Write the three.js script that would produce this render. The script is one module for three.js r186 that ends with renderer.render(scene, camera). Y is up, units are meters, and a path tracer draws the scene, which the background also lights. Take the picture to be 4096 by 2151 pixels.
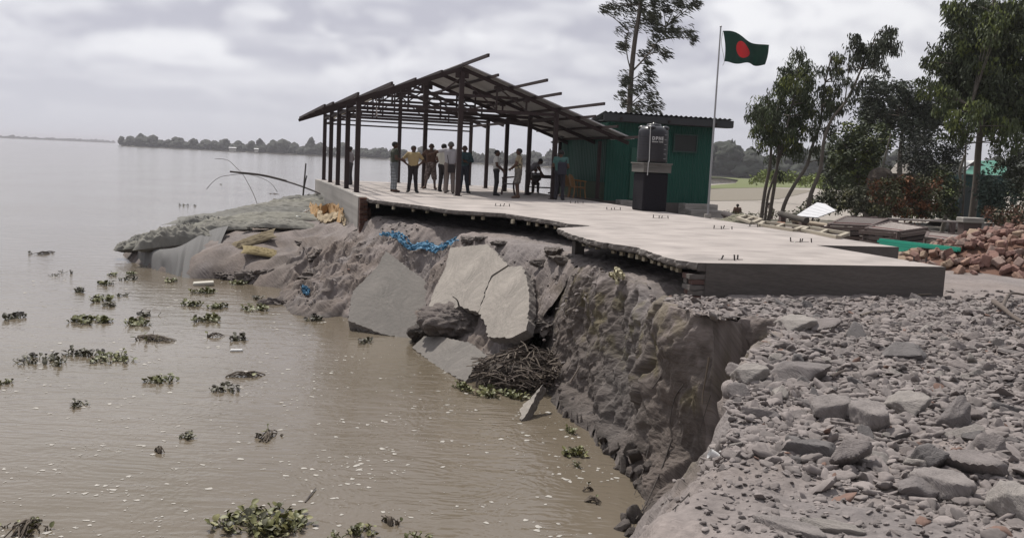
import * as THREE from 'three';
import { mergeGeometries, mergeVertices, toCreasedNormals } from 'three/addons/utils/BufferGeometryUtils.js';
import { TextGeometry } from 'three/addons/geometries/TextGeometry.js';
import { RoundedBoxGeometry } from 'three/addons/geometries/RoundedBoxGeometry.js';
import { FontLoader } from 'three/addons/loaders/FontLoader.js';
import { createNoise2D, createNoise3D } from 'simplex-noise';

// ---------------------------------------------------------------- camera, sky, sun, exposure
const scene = new THREE.Scene();
const FOCAL = 950, CAM_Y = 3.8, WL = -0.35;                       // focal length in pixels of a 1024 wide picture
const camera = new THREE.PerspectiveCamera(2 * Math.atan(268.5 / FOCAL) * 180 / Math.PI, 1024 / 537, 0.1, 12000);
camera.position.set(0, CAM_Y, 0);
camera.rotation.order = 'YXZ';
camera.rotation.set(-6.5 * Math.PI / 180, 0, 2.65 * Math.PI / 180);
camera.updateMatrixWorld(true);

const renderer = new THREE.WebGLRenderer({ antialias: true });
renderer.setSize(1024, 537);
renderer.toneMapping = THREE.LinearToneMapping;
renderer.toneMappingExposure = 0.92;
renderer.shadowMap.enabled = true;
renderer.outputColorSpace = THREE.SRGBColorSpace;

const SUN = new THREE.Vector3(-0.34, 1, -0.46).normalize();
const sun = new THREE.DirectionalLight(new THREE.Color(1, 0.95, 0.87), 4.5);
sun.position.copy(SUN).multiplyScalar(120).add(new THREE.Vector3(0, 0, -25));
sun.target.position.set(0, 0, -25);
sun.castShadow = true;
sun.shadow.radius = 5;
Object.assign(sun.shadow.camera, { left: -60, right: 60, top: 60, bottom: -60, near: 1, far: 300 });
sun.shadow.mapSize.set(4096, 4096);
scene.add(sun, sun.target);

// ---------------------------------------------------------------- random numbers and noise
function rngOf(seed) {
  let a = seed >>> 0;
  return () => { a = (a + 0x6D2B79F5) | 0; let t = Math.imul(a ^ (a >>> 15), 1 | a); t = (t + Math.imul(t ^ (t >>> 7), 61 | t)) ^ t; return ((t ^ (t >>> 14)) >>> 0) / 4294967296; };
}
const n2 = createNoise2D(rngOf(11)), n3 = createNoise3D(rngOf(23));
const fbm2 = (x, y, o = 4) => { let s = 0, a = 0.5, f = 1; for (let i = 0; i < o; i++) { s += a * n2(x * f, y * f); a *= 0.5; f *= 2.03; } return s; };
const fbm3 = (x, y, z, o = 4) => { let s = 0, a = 0.5, f = 1; for (let i = 0; i < o; i++) { s += a * n3(x * f, y * f, z * f); a *= 0.5; f *= 2.03; } return s; };
const clamp = (x, a = 0, b = 1) => Math.min(b, Math.max(a, x));
const lerp = (a, b, t) => a + (b - a) * t;
const sstep = (a, b, x) => { const t = clamp((x - a) / (b - a)); return t * t * (3 - 2 * t); };
const V3 = (x, y, z) => new THREE.Vector3(x, y, z);

// ---------------------------------------------------------------- sky: bright broken cloud, brighter towards the veiled sun
{
  const w = 1536, h = 768, data = new Float32Array(w * h * 4);
  for (let j = 0; j < h; j++) for (let i = 0; i < w; i++) {
    const th = ((i + 0.5) / w - 0.5) * 2 * Math.PI, ph = ((j + 0.5) / h - 0.5) * Math.PI;
    const dx = Math.cos(ph) * Math.cos(th), dy = Math.sin(ph), dz = Math.cos(ph) * Math.sin(th);
    const up = Math.max(dy, 0), k = 1 / (up + 0.22), x = dx * k, z = dz * k;
    const warp = fbm2(x * 0.9 + 3, z * 0.9, 3) * 0.7;
    const c = fbm2(x * 0.62 + warp + 7.3, z * 0.8 - warp * 0.6 + 1.7, 6);
    const c2 = fbm2(x * 1.9 + warp * 2 - 4, z * 2.2 + 9, 5);
    const c3 = fbm2(x * 5.2 + warp * 3 + 12, z * 6.4 - warp * 2, 4);
    let m = clamp(0.5 + c * 1.1 + c2 * 0.6 + c3 * 0.28);
    m = lerp(0.36, m, sstep(0.0, 0.14, dy));
    const q = dx * SUN.x + dy * SUN.y + dz * SUN.z;
    const glow = lerp(0.24, 1.0, sstep(-0.6, 0.65, q)) + 0.5 * Math.pow(clamp(q), 10);
    const o = (j * w + i) * 4, g = glow * lerp(1.0, 0.94, sstep(0.1, 0.0, dy));
    data[o] = g * lerp(0.61, 1.04, m); data[o + 1] = g * lerp(0.615, 1.045, m); data[o + 2] = g * lerp(0.70, 1.08, m); data[o + 3] = 1;
  }
  const t = new THREE.DataTexture(data, w, h, THREE.RGBAFormat, THREE.FloatType);
  t.mapping = THREE.EquirectangularReflectionMapping; t.magFilter = THREE.LinearFilter; t.minFilter = THREE.LinearFilter; t.needsUpdate = true;
  scene.background = t; scene.environment = t;
}
scene.fog = new THREE.FogExp2(new THREE.Color(0.72, 0.71, 0.76), 0.00022);

// ---------------------------------------------------------------- a pixel of the photograph (2576 wide) as a point of the place
const KP = 1024 / 2576;
const rayOf = (u, v) => V3((u * KP - 512) / FOCAL, -(v * KP - 268.5) / FOCAL, -1).applyQuaternion(camera.quaternion);
const at = (u, v, y) => { const d = rayOf(u, v); return d.multiplyScalar((y - CAM_Y) / d.y).add(camera.position); };
const deep = (u, v, D) => { const d = rayOf(u, v); return d.multiplyScalar(-D / d.z).add(camera.position); };
const metres = (px, D) => px * KP * D / FOCAL;

// ---------------------------------------------------------------- object helpers
const taken = new Map();
function numbered(name) { const n = taken.get(name) || 0; taken.set(name, n + 1); return n ? name + '_' + String(n).padStart(3, '0') : name; }
function tag(o, label, category, group, kind) {
  if (label) o.userData.label = label; if (category) o.userData.category = category;
  if (group) o.userData.group = group; if (kind) o.userData.kind = kind; return o;
}
function mesh(geometry, material) { const m = new THREE.Mesh(geometry, material); m.castShadow = true; m.receiveShadow = true; return m; }
function thing(name, label, category, p = [0, 0, 0], turn = 0, group) {
  const o = new THREE.Group(); o.name = numbered(name); o.position.set(...(p.isVector3 ? p.toArray() : p)); o.rotation.y = turn;
  tag(o, label, category, group); scene.add(o); return o;
}
function part(name, geometry, material, parent) { const m = mesh(geometry, material); m.name = name; parent.add(m); return m; }
function solo(name, geometry, material, label, category, group) { const m = mesh(geometry, material); m.name = numbered(name); tag(m, label, category, group); scene.add(m); return m; }
function ground(name, geometry, material) { const m = mesh(geometry, material); m.name = name; m.userData.kind = 'structure'; scene.add(m); return m; }
// world-space geometry hung under a group that stands at its base
const local = (g, o) => { o.updateMatrixWorld(true); return g.applyMatrix4(o.matrixWorld.clone().invert()); };

// ---------------------------------------------------------------- geometry helpers
function box(w, h, d, x = 0, y = 0, z = 0) { return new THREE.BoxGeometry(w, h, d).translate(x, y, z); }
function bar(a, b, w, h = w) {                                     // beam from a to b
  const L = a.distanceTo(b), g = new THREE.BoxGeometry(w, h, L), m = new THREE.Matrix4();
  const dir = b.clone().sub(a).normalize(), up = Math.abs(dir.y) > 0.98 ? V3(0, 0, 1) : V3(0, 1, 0);
  m.lookAt(b, a, up); m.setPosition(a.clone().add(b).multiplyScalar(0.5)); return g.applyMatrix4(m);
}
function rod(a, b, r0, r1 = r0, n = 8) {
  const L = a.distanceTo(b), g = new THREE.CylinderGeometry(r1, r0, L, n), q = new THREE.Quaternion().setFromUnitVectors(V3(0, 1, 0), b.clone().sub(a).normalize());
  return g.applyQuaternion(q).translate((a.x + b.x) / 2, (a.y + b.y) / 2, (a.z + b.z) / 2);
}
function taper(pts, r0, r1, n = 7, steps = 14) {                     // tapering bent tube
  const c = new THREE.CatmullRomCurve3(pts), g = new THREE.TubeGeometry(c, steps, 1, n, false), p = g.attributes.position;
  for (let i = 0; i <= steps; i++) {
    const t = i / steps, o = c.getPointAt(t), r = lerp(r0, r1, t);
    for (let j = 0; j <= n; j++) { const k = i * (n + 1) + j; p.setXYZ(k, o.x + (p.getX(k) - o.x) * r, o.y + (p.getY(k) - o.y) * r, o.z + (p.getZ(k) - o.z) * r); }
  }
  g.computeVertexNormals(); return g;
}
function geo(pos, idx, uv, col) {
  const g = new THREE.BufferGeometry();
  g.setAttribute('position', new THREE.Float32BufferAttribute(pos, 3));
  if (uv) g.setAttribute('uv', new THREE.Float32BufferAttribute(uv, 2));
  if (col) g.setAttribute('color', new THREE.Float32BufferAttribute(col, 3));
  if (idx) g.setIndex(idx); g.computeVertexNormals(); return g;
}
function sheet(fn, nu, nv, uvScale) {                                // parametric surface, fn(s,t) -> Vector3
  const pos = [], uv = [], idx = [];
  for (let j = 0; j <= nv; j++) for (let i = 0; i <= nu; i++) { const p = fn(i / nu, j / nv); pos.push(p.x, p.y, p.z); uv.push(uvScale ? i / nu * uvScale[0] : i / nu, uvScale ? j / nv * uvScale[1] : j / nv); }
  for (let j = 0; j < nv; j++) for (let i = 0; i < nu; i++) { const a = j * (nu + 1) + i; idx.push(a, a + 1, a + nu + 2, a, a + nu + 2, a + nu + 1); }
  return geo(pos, idx, uv);
}
const merge = list => mergeGeometries(list.map(g => { const k = g.index ? g.toNonIndexed() : g; for (const n of Object.keys(k.attributes)) if (!['position', 'normal', 'uv'].includes(n)) k.deleteAttribute(n); if (!k.attributes.uv) k.setAttribute('uv', new THREE.Float32BufferAttribute(new Float32Array(k.attributes.position.count * 2), 2)); return k; }));

// ---------------------------------------------------------------- textures and materials
function greyTexture(n, fn, srgb) {                                  // fn(x,y in 0..1) -> 0..1 or [r,g,b]; made to tile by the caller
  const d = new Uint8Array(n * n * 4);
  for (let j = 0; j < n; j++) for (let i = 0; i < n; i++) { let c = fn(i / n, j / n); if (!Array.isArray(c)) c = [c, c, c]; const o = (j * n + i) * 4; d[o] = clamp(c[0]) * 255; d[o + 1] = clamp(c[1]) * 255; d[o + 2] = clamp(c[2]) * 255; d[o + 3] = 255; }
  const t = new THREE.DataTexture(d, n, n); t.wrapS = t.wrapT = THREE.RepeatWrapping; t.magFilter = THREE.LinearFilter; t.minFilter = THREE.LinearMipmapLinearFilter; t.generateMipmaps = true;
  if (srgb) t.colorSpace = THREE.SRGBColorSpace; t.needsUpdate = true; return t;
}
// noise that tiles: four corners blended
const tile = fn => (x, y) => { const sx = sstep(0, 1, x), sy = sstep(0, 1, y); return lerp(lerp(fn(x, y), fn(x - 1, y), sx), lerp(fn(x, y - 1), fn(x - 1, y - 1), sx), sy); };
const soilTile = tile((x, y) => 0.5 + 0.42 * fbm2(x * 9, y * 9, 6) + 0.25 * Math.max(0, n2(x * 60, y * 60)) * Math.max(0, n2(x * 14 + 5, y * 14)));
const soilBump = greyTexture(512, soilTile); soilBump.repeat.set(0.8, 0.8);
const grainTile = tile((x, y) => 0.5 + 0.3 * fbm2(x * 22, y * 22, 4) + 0.28 * fbm2(x * 3.1 + 9, y * 3.1, 3));
const grainMap = greyTexture(512, (x, y) => { const g = 0.80 + 0.36 * (grainTile(x, y) - 0.5); return [g, g, g]; }, true); grainMap.repeat.set(0.55, 0.55);
const streakTile = tile((x, y) => 0.5 + 0.35 * fbm2(x * 3, y * 30, 5) + 0.25 * fbm2(x * 5 + 3, y * 5, 4));
const blotch = tile((x, y) => 0.5 + 0.55 * fbm2(x * 4 + 30, y * 4, 5));
const concreteMap = greyTexture(1024, (x, y) => { const g = 0.84 + 0.36 * (streakTile(x, y) - 0.5) - 0.07 * sstep(0.52, 0.72, blotch(x, y)) + 0.03 * sstep(0.45, 0.3, blotch(x, y)); return [g, g * 0.995, g * 0.985]; }, true); concreteMap.repeat.set(0.16, 0.16);
const concreteBump = greyTexture(512, tile((x, y) => 0.5 + 0.45 * fbm2(x * 12, y * 26, 5))); concreteBump.repeat.set(0.7, 0.7);
const swirl = tile((x, y) => { const wx = x + 0.12 * n2(x * 2.2, y * 2.2), wy = y + 0.12 * n2(x * 2.2 + 9, y * 2.2); return 0.5 + 0.22 * fbm2(wx * 5 + wy * 14, wy * 5 - wx * 10, 4) + 0.3 * fbm2(x * 2 + 4, y * 2, 4) + 0.12 * n2(x * 70, y * 70); });
const trowelMap = greyTexture(512, (x, y) => { const g = 0.82 + 0.4 * (swirl(x, y) - 0.5); return [g, g * 0.99, g * 0.97]; }, true); trowelMap.repeat.set(0.35, 0.35);
const rgb = (r, g, b) => new THREE.Color().setRGB(r, g, b);
const std = (r, g, b, roughness = 0.9, extra = {}) => new THREE.MeshStandardMaterial({ color: rgb(r, g, b), roughness, metalness: 0, ...extra });
const dull = (r, g, b, roughness = 0.8, extra = {}) => new THREE.MeshPhysicalMaterial({ color: rgb(r, g, b), roughness, metalness: 0, specularIntensity: 0.35, ...extra });
const M = {
  soil: std(1, 1, 1, 1, { vertexColors: true, map: grainMap, bumpMap: soilBump, bumpScale: 0.03 }),
  floor: std(0.465, 0.42, 0.402, 0.9, { map: concreteMap, bumpMap: concreteBump, bumpScale: 0.004 }),
  broken: std(0.30, 0.27, 0.25, 1, { map: grainMap, bumpMap: soilBump, bumpScale: 0.03 }),
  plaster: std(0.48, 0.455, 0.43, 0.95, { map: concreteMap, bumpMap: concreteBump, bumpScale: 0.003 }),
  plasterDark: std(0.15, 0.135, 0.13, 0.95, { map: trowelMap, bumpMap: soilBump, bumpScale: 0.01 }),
  fallen: std(0.40, 0.37, 0.345, 0.95, { map: trowelMap, bumpMap: soilBump, bumpScale: 0.012 }),
  fallenDark: std(0.19, 0.175, 0.165, 0.8, { map: trowelMap, bumpMap: soilBump, bumpScale: 0.012 }),  // darker, slightly smoother grey for two of the fallen slabs
  frame: dull(0.042, 0.030, 0.030, 0.7), lightWood: std(0.34, 0.30, 0.24, 0.8), stub: std(0.40, 0.36, 0.27, 0.9),
  galvanised: std(0.42, 0.42, 0.44, 0.45, { metalness: 0.4 }), steel: std(0.12, 0.10, 0.10, 0.5, { metalness: 0.5 }),
  tinGreen: dull(0.015, 0.074, 0.056, 0.5), tinTeal: dull(0.015, 0.074, 0.056, 0.5), tinDark: std(0.03, 0.032, 0.036, 0.55),
  tank: std(0.012, 0.011, 0.016, 0.32), white: std(0.75, 0.75, 0.73, 0.7), pole: std(0.36, 0.36, 0.37, 0.4, { metalness: 0.5 }),
  bag: std(0.28, 0.27, 0.24, 0.95, { map: grainMap, bumpMap: soilBump, bumpScale: 0.02 }), cloth: std(0.17, 0.165, 0.16, 0.95),
  ochre: std(0.15, 0.12, 0.075, 0.95), orange: std(0.42, 0.26, 0.12, 0.9), blue: std(0.05, 0.17, 0.29, 0.7),
  stalk: std(0.13, 0.105, 0.085, 0.9), root: std(0.06, 0.05, 0.045, 0.95), foam: std(0.36, 0.34, 0.31, 0.9),
  bark: std(0.105, 0.09, 0.075, 0.95), barkPale: std(0.15, 0.135, 0.115, 0.95),
};

// ================================================================ THE SETTING
// building frame: u runs along the floor slab away from the camera, v across it to the right
const SLAB_Y = 2.47, BO = at(1755, 660, SLAB_Y), TURN = Math.asin(0.28);
const UX = -0.28, UZ = -0.96, VX = 0.96, VZ = -0.28;
const B = (u, v, y) => V3(BO.x + u * UX + v * VX, y, BO.z + u * UZ + v * VZ);
const toUV = (x, z) => [(x - BO.x) * UX + (z - BO.z) * UZ, (x - BO.x) * VX + (z - BO.z) * VZ];

// ---------------------------------------------------------------- land: toe line at the water, top line of the bank
const TOE = [[-20, 30], [-14, 4], [-8, -1], [-4, -3.4], [-1.5, -5.2], [0.3, -7.4], [1.1, -9.0], [1.49, -10.26], [1.65, -11.18], [1.81, -11.68], [1.61, -13.02], [1.31, -14.47], [0.9, -15.69], [0.79, -16.6], [0.38, -17.36], [-0.33, -18.24], [-1.2, -19.87], [-2.18, -21.62], [-3.28, -23.15], [-4.28, -23.94], [-4.79, -23.49], [-5.59, -23.88], [-6.43, -26.03], [-6.95, -28.34], [-7.55, -28.58], [-8.58, -29.64], [-9.17, -29.92], [-9.96, -29.63], [-11.65, -31.13], [-13.51, -33.45], [-14.49, -35.14], [-14.6, -37], [-14.0, -40], [-13.0, -43], [-12.0, -46.5], [-10.8, -50], [-6, -53], [2, -56], [10, -58], [18, -64], [30, -70], [60, -76], [120, -80], [120, 30]];
const TOP = [[-16, 26], [-11, 5], [-6, 1], [-2, -1.6], [-0.4, -3.0], [0.6, -4.2], [1.15, -5.2], [1.49, -5.93], [1.59, -6.49], [1.75, -7.4], [2.11, -8.51], [2.5, -9.6], [3.0, -10.6], [3.37, -11.42], [3.0, -11.75], [2.65, -11.4], [2.35, -11.8],
  [2.11, -12.31], [2.08, -12.66], [2.2, -13.2], [2.1, -14.2], [1.85, -15.5], [1.5, -16.8], [1.15, -18.2], [1.1, -19.4], [0.2, -21.0], [-1.2, -23.3], [-2.4, -25.3], [-3.7, -27.6], [-4.6, -29.0], [-5.1, -29.6], [-9.35, -43.9],
  [-9.5, -45.6], [-6, -48.5], [2, -51], [10, -54.5], [20, -60], [40, -66], [115, -71], [115, 26]];
function distTo(poly, x, z) {
  let d = 1e9, inside = false;
  for (let i = 0, j = poly.length - 1; i < poly.length; j = i++) {
    const [ax, az] = poly[j], [bx, bz] = poly[i];
    if ((az > z) !== (bz > z) && x < (bx - ax) * (z - az) / (bz - az) + ax) inside = !inside;
    const ex = bx - ax, ez = bz - az, t = clamp(((x - ax) * ex + (z - az) * ez) / (ex * ex + ez * ez)), qx = ax + ex * t - x, qz = az + ez * t - z, q = qx * qx + qz * qz;
    if (q < d) d = q;
  }
  return [Math.sqrt(d), inside];
}
const DENTS = [];                                                     // [x, z, radius, depth]
function land(x, z) {                                                 // -> [height, place on slope 0 toe .. 1 top, cliffness]
  const wob = 0.13 * fbm2(x * 1.1, z * 1.1, 3), xx = x + wob, zz = z + 0.16 * fbm2(x * 1.1 + 40, z * 1.1, 3);
  const [dE, inE] = distTo(TOE, xx, zz);
  if (!inE) return [WL - Math.min(dE * 0.7, 1.6) - 0.03, 0, 0];
  const [dT, inT] = distTo(TOP, xx, zz);
  const [bu, bv] = toUV(x, z);
  let top = 2.0;
  const outLeft = sstep(-2.2, -2.9, bv) * sstep(13, 17, bu);
  top = lerp(top, 1.42, outLeft);
  if (bu > 15 && bv < 6 && bv > -2.6) top = lerp(top, 1.8, sstep(15, 19, bu));
  const bayIn = sstep(1.8, 0, Math.abs(bu - 10.5) - 4.5) * sstep(4, -1, bv);
  top -= 0.06 * bayIn;
  if (z > -5) top += 0.16 * sstep(-5, -1, z);
  const far = sstep(-31, -46, z) * sstep(3, 10, x); top -= 1.0 * far;
  const rough = 0.05 * fbm2(x * 0.9, z * 0.9, 4) + 0.03 * fbm2(x * 4, z * 4, 3);
  const cliff = sstep(-18.7, -17.4, z) * sstep(-6.2, -7.6, z) * sstep(-0.6, 0.3, x), gully = sstep(-13.2, -12.4, z) * sstep(-6.5, -7.4, z) * sstep(0.2, 0.8, x);
  let h, t = 1;
  if (inT) h = top + rough;
  else {
    t = dE / (dE + dT + 1e-4);
    const lin = t, steep = 1 - Math.pow(1 - t, 2.3), bag = Math.pow(t, 0.52);
    const bags = sstep(-6.8, -8.4, x) * sstep(-24, -26, z);
    let p = lerp(lerp(lin, bag, bags), steep, cliff);
    p = lerp(p, t < 0.86 ? 0.22 * Math.pow(t / 0.86, 0.8) : 0.22 + 0.78 * (t - 0.86) / 0.14, gully);
    h = WL + (top - WL) * p;
    const band = 4 * t * (1 - t);
    const block = Math.abs(fbm2(x * 0.8 + 20, z * 0.8 + h, 3)) * 0.5;
    h += band * (0.16 * fbm2(x * 0.7, z * 0.7, 3) + (1 - bags * 0.6) * (1 - 0.85 * cliff) * (0.14 * fbm2(x * 2.2, z * 2.2, 4) + 0.07 * fbm2(x * 7, z * 7, 3) - 0.12 * block)) + rough * t;
    const lump = sstep(-3.6, -5.2, x) * (1 - bags * 0.8); if (lump) { const n = fbm2(x * 0.9 + 50, z * 0.9, 3), rg = 1 - Math.abs(n2(x * 0.75 + 3, z * 0.75 + 8)); h += lump * band * (0.3 * rg * rg - 0.16 + 0.22 * n + 0.1 * fbm2(x * 3.3, z * 3.3 + 4, 4)); const q = Math.round(h * 3.4 + 0.8 * n) / 3.4; h = lerp(h, q, lump * band * 0.45 * sstep(-0.2, 0.2, n)); }
    if (cliff > 0.01) { const ledge = Math.round(h * 3.2 + fbm2(x * 1.5, z * 1.5, 2)) / 3.2; h = lerp(h, h * 0.62 + ledge * 0.38, cliff * band * 0.7); }
    if (!bags) { const st = Math.round(h * 4 + 1.4 * fbm2(x * 0.9 + 3, z * 0.9, 2)) / 4; const scarp = sstep(0.1, 0.35, fbm2(x * 0.45 + 11, z * 0.45, 2)) * (1 - cliff); h = lerp(h, h * 0.5 + st * 0.5, scarp * band); }
  }
  for (const [cx, cz, r, d] of DENTS) { const q = Math.hypot(x - cx, z - cz) / r; if (q < 1) h -= d * (1 - q * q) * (1 - q * q) * (1 + 0.25 * fbm2(x * 3, z * 3, 3)); }
  return [h, t, cliff];
}
const landY = (x, z) => land(x, z)[0];
function hit(u, v, from = 4) {                                        // where a pixel's ray meets the land or the water
  const d = rayOf(u, v); d.multiplyScalar(-1 / d.z);
  let a = from;
  for (let D = from; D < 90; D += 0.1) { const p = camera.position.clone().addScaledVector(d, D); if (p.y < Math.max(WL, landY(p.x, p.z))) { a = D; break; } a = D; }
  let lo = a - 0.1, hi = a;
  for (let i = 0; i < 8; i++) { const m = (lo + hi) / 2, p = camera.position.clone().addScaledVector(d, m); if (p.y < Math.max(WL, landY(p.x, p.z))) hi = m; else lo = m; }
  return camera.position.clone().addScaledVector(d, hi);
}
{ const c = hit(1075, 668); DENTS.push([c.x - 0.2, c.z - 0.5, 1.3, 0.7]); }
{ const c = hit(790, 672); DENTS.push([c.x, c.z - 0.2, 1.0, 0.35]); }
{ const c = hit(1640, 735); DENTS.push([c.x + 0.4, c.z, 0.8, 0.3]); }
DENTS.push([0.25, -17.5, 1.5, 0.6]);

function soilColour(x, y, z, t, cliff, steepness) {
  const a = fbm3(x * 0.9, y * 1.3, z * 0.9, 4), b = fbm3(x * 4, y * 4, z * 4, 3);
  let c = [0.305, 0.263, 0.248];                                       // dry grey silt
  const mud = clamp(sstep(-0.15, 0.25, cliff * 1.1 + a * 0.8 - 0.45) * sstep(0.97, 0.86, t + b * 0.12));
  c = [lerp(c[0], 0.155, mud), lerp(c[1], 0.129, mud), lerp(c[2], 0.116, mud)];
  const damp = (1 - cliff) * sstep(0.02, 0.38, a + 0.25 * b + 0.22 * (1 - t) + 0.28 * sstep(-3.4, -6, x) * sstep(-33, -29, z)) * sstep(0.98, 0.8, t + 0.1 * b) * 0.75;
  c = [lerp(c[0], 0.20, damp), lerp(c[1], 0.162, damp), lerp(c[2], 0.14, damp)];
  const moss = cliff * sstep(0.05, 0.35, fbm3(x * 1.3 + 8, y * 1.6, z * 1.3, 3) + b * 0.25) * sstep(1.0, 0.9, t) * sstep(0.5, 1.1, y + b * 0.3) * 0.7;
  c = [lerp(c[0], 0.15, moss), lerp(c[1], 0.125, moss), lerp(c[2], 0.065, moss)];
  const wet = sstep(0.16, 0.05, y - WL + 0.12 * b) ;
  const g = (1 + 0.16 * a + 0.13 * b) * lerp(1, 0.6, wet);
  const warm = 0.05 * fbm2(x * 0.35 + 5, z * 0.35, 2);
  return [c[0] * g * (1 + warm), c[1] * g, c[2] * g * (1 - warm)];
}
function landPatch(x0, x1, z0, z1, step, skip) {
  const nx = Math.round((x1 - x0) / step), nz = Math.round((z1 - z0) / step), pos = [], uv = [], col = [], idx = [], keep = [], gone = [];
  for (let j = 0; j <= nz; j++) for (let i = 0; i <= nx; i++) {
    let x = x0 + (x1 - x0) * i / nx, z = z0 + (z1 - z0) * j / nz;
    const [h, t, cliff] = land(x, z);
    let y = h;
    const grass = sstep(8.5, 12, x) * sstep(-20, -26, z);
    const c = soilColour(x, h, z, t, cliff, 0);
    if (grass) { const g = clamp(grass * (0.7 + fbm2(x * 0.5, z * 0.5, 3))); c[0] = lerp(c[0], 0.085, g); c[1] = lerp(c[1], 0.08, g); c[2] = lerp(c[2], 0.05, g); }
    const band = t < 1 && h > WL ? 4 * t * (1 - t) : 0;
    if (step < 0.1 && band > 0) {                                     // crumbled relief sideways, so that steep faces are not smooth
      const k = Math.sqrt(band) * lerp(0.06, 0.17, cliff), x9 = x, z9 = z;
      const lay = fbm3(x9 * 0.8, h * 3.4, z9 * 0.8, 3) * 0.8 + fbm3(x9 * 2.6 + 7, h * 3.2, z9 * 2.6, 4) + 0.35 * Math.max(0, fbm3(x9 * 9, h * 9, z9 * 9, 2));
      x -= k * lay; z += k * 0.45 * lay; y += 0.35 * k * fbm3(x9 * 5 + 3, h * 5, z9 * 5, 3);
    }
    if (cliff > 0 && t < 1) y -= (step < 0.1 ? 0.05 : 1.1) * cliff * sstep(0.0, 0.08, t) * sstep(1.0, 0.97, t);
    pos.push(x, y, z); uv.push(x + y, z + 0.3 * y); col.push(...c); keep.push(h > WL - 1.2); gone.push(step < 0.1 && cliff > 0.5 && t > 0.05 && t < 0.996);
  }
  for (let j = 0; j < nz; j++) for (let i = 0; i < nx; i++) {
    const x = x0 + (x1 - x0) * (i + 0.5) / nx, z = z0 + (z1 - z0) * (j + 0.5) / nz;
    if (skip && x > skip[0] && x < skip[1] && z > skip[2] && z < skip[3]) continue;
    const a = j * (nx + 1) + i, b = a + 1, c = a + nx + 1, d = c + 1;
    if (!keep[a] && !keep[b] && !keep[c] && !keep[d]) continue; if (gone[a] || gone[b] || gone[c] || gone[d]) continue;
    idx.push(a, c, b, b, c, d);
  }
  return geo(pos, idx, uv, col);
}
const NEAR = [-7, 6, -29.5, -3.2], MID = [-16, 32, -64, 6];
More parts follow.
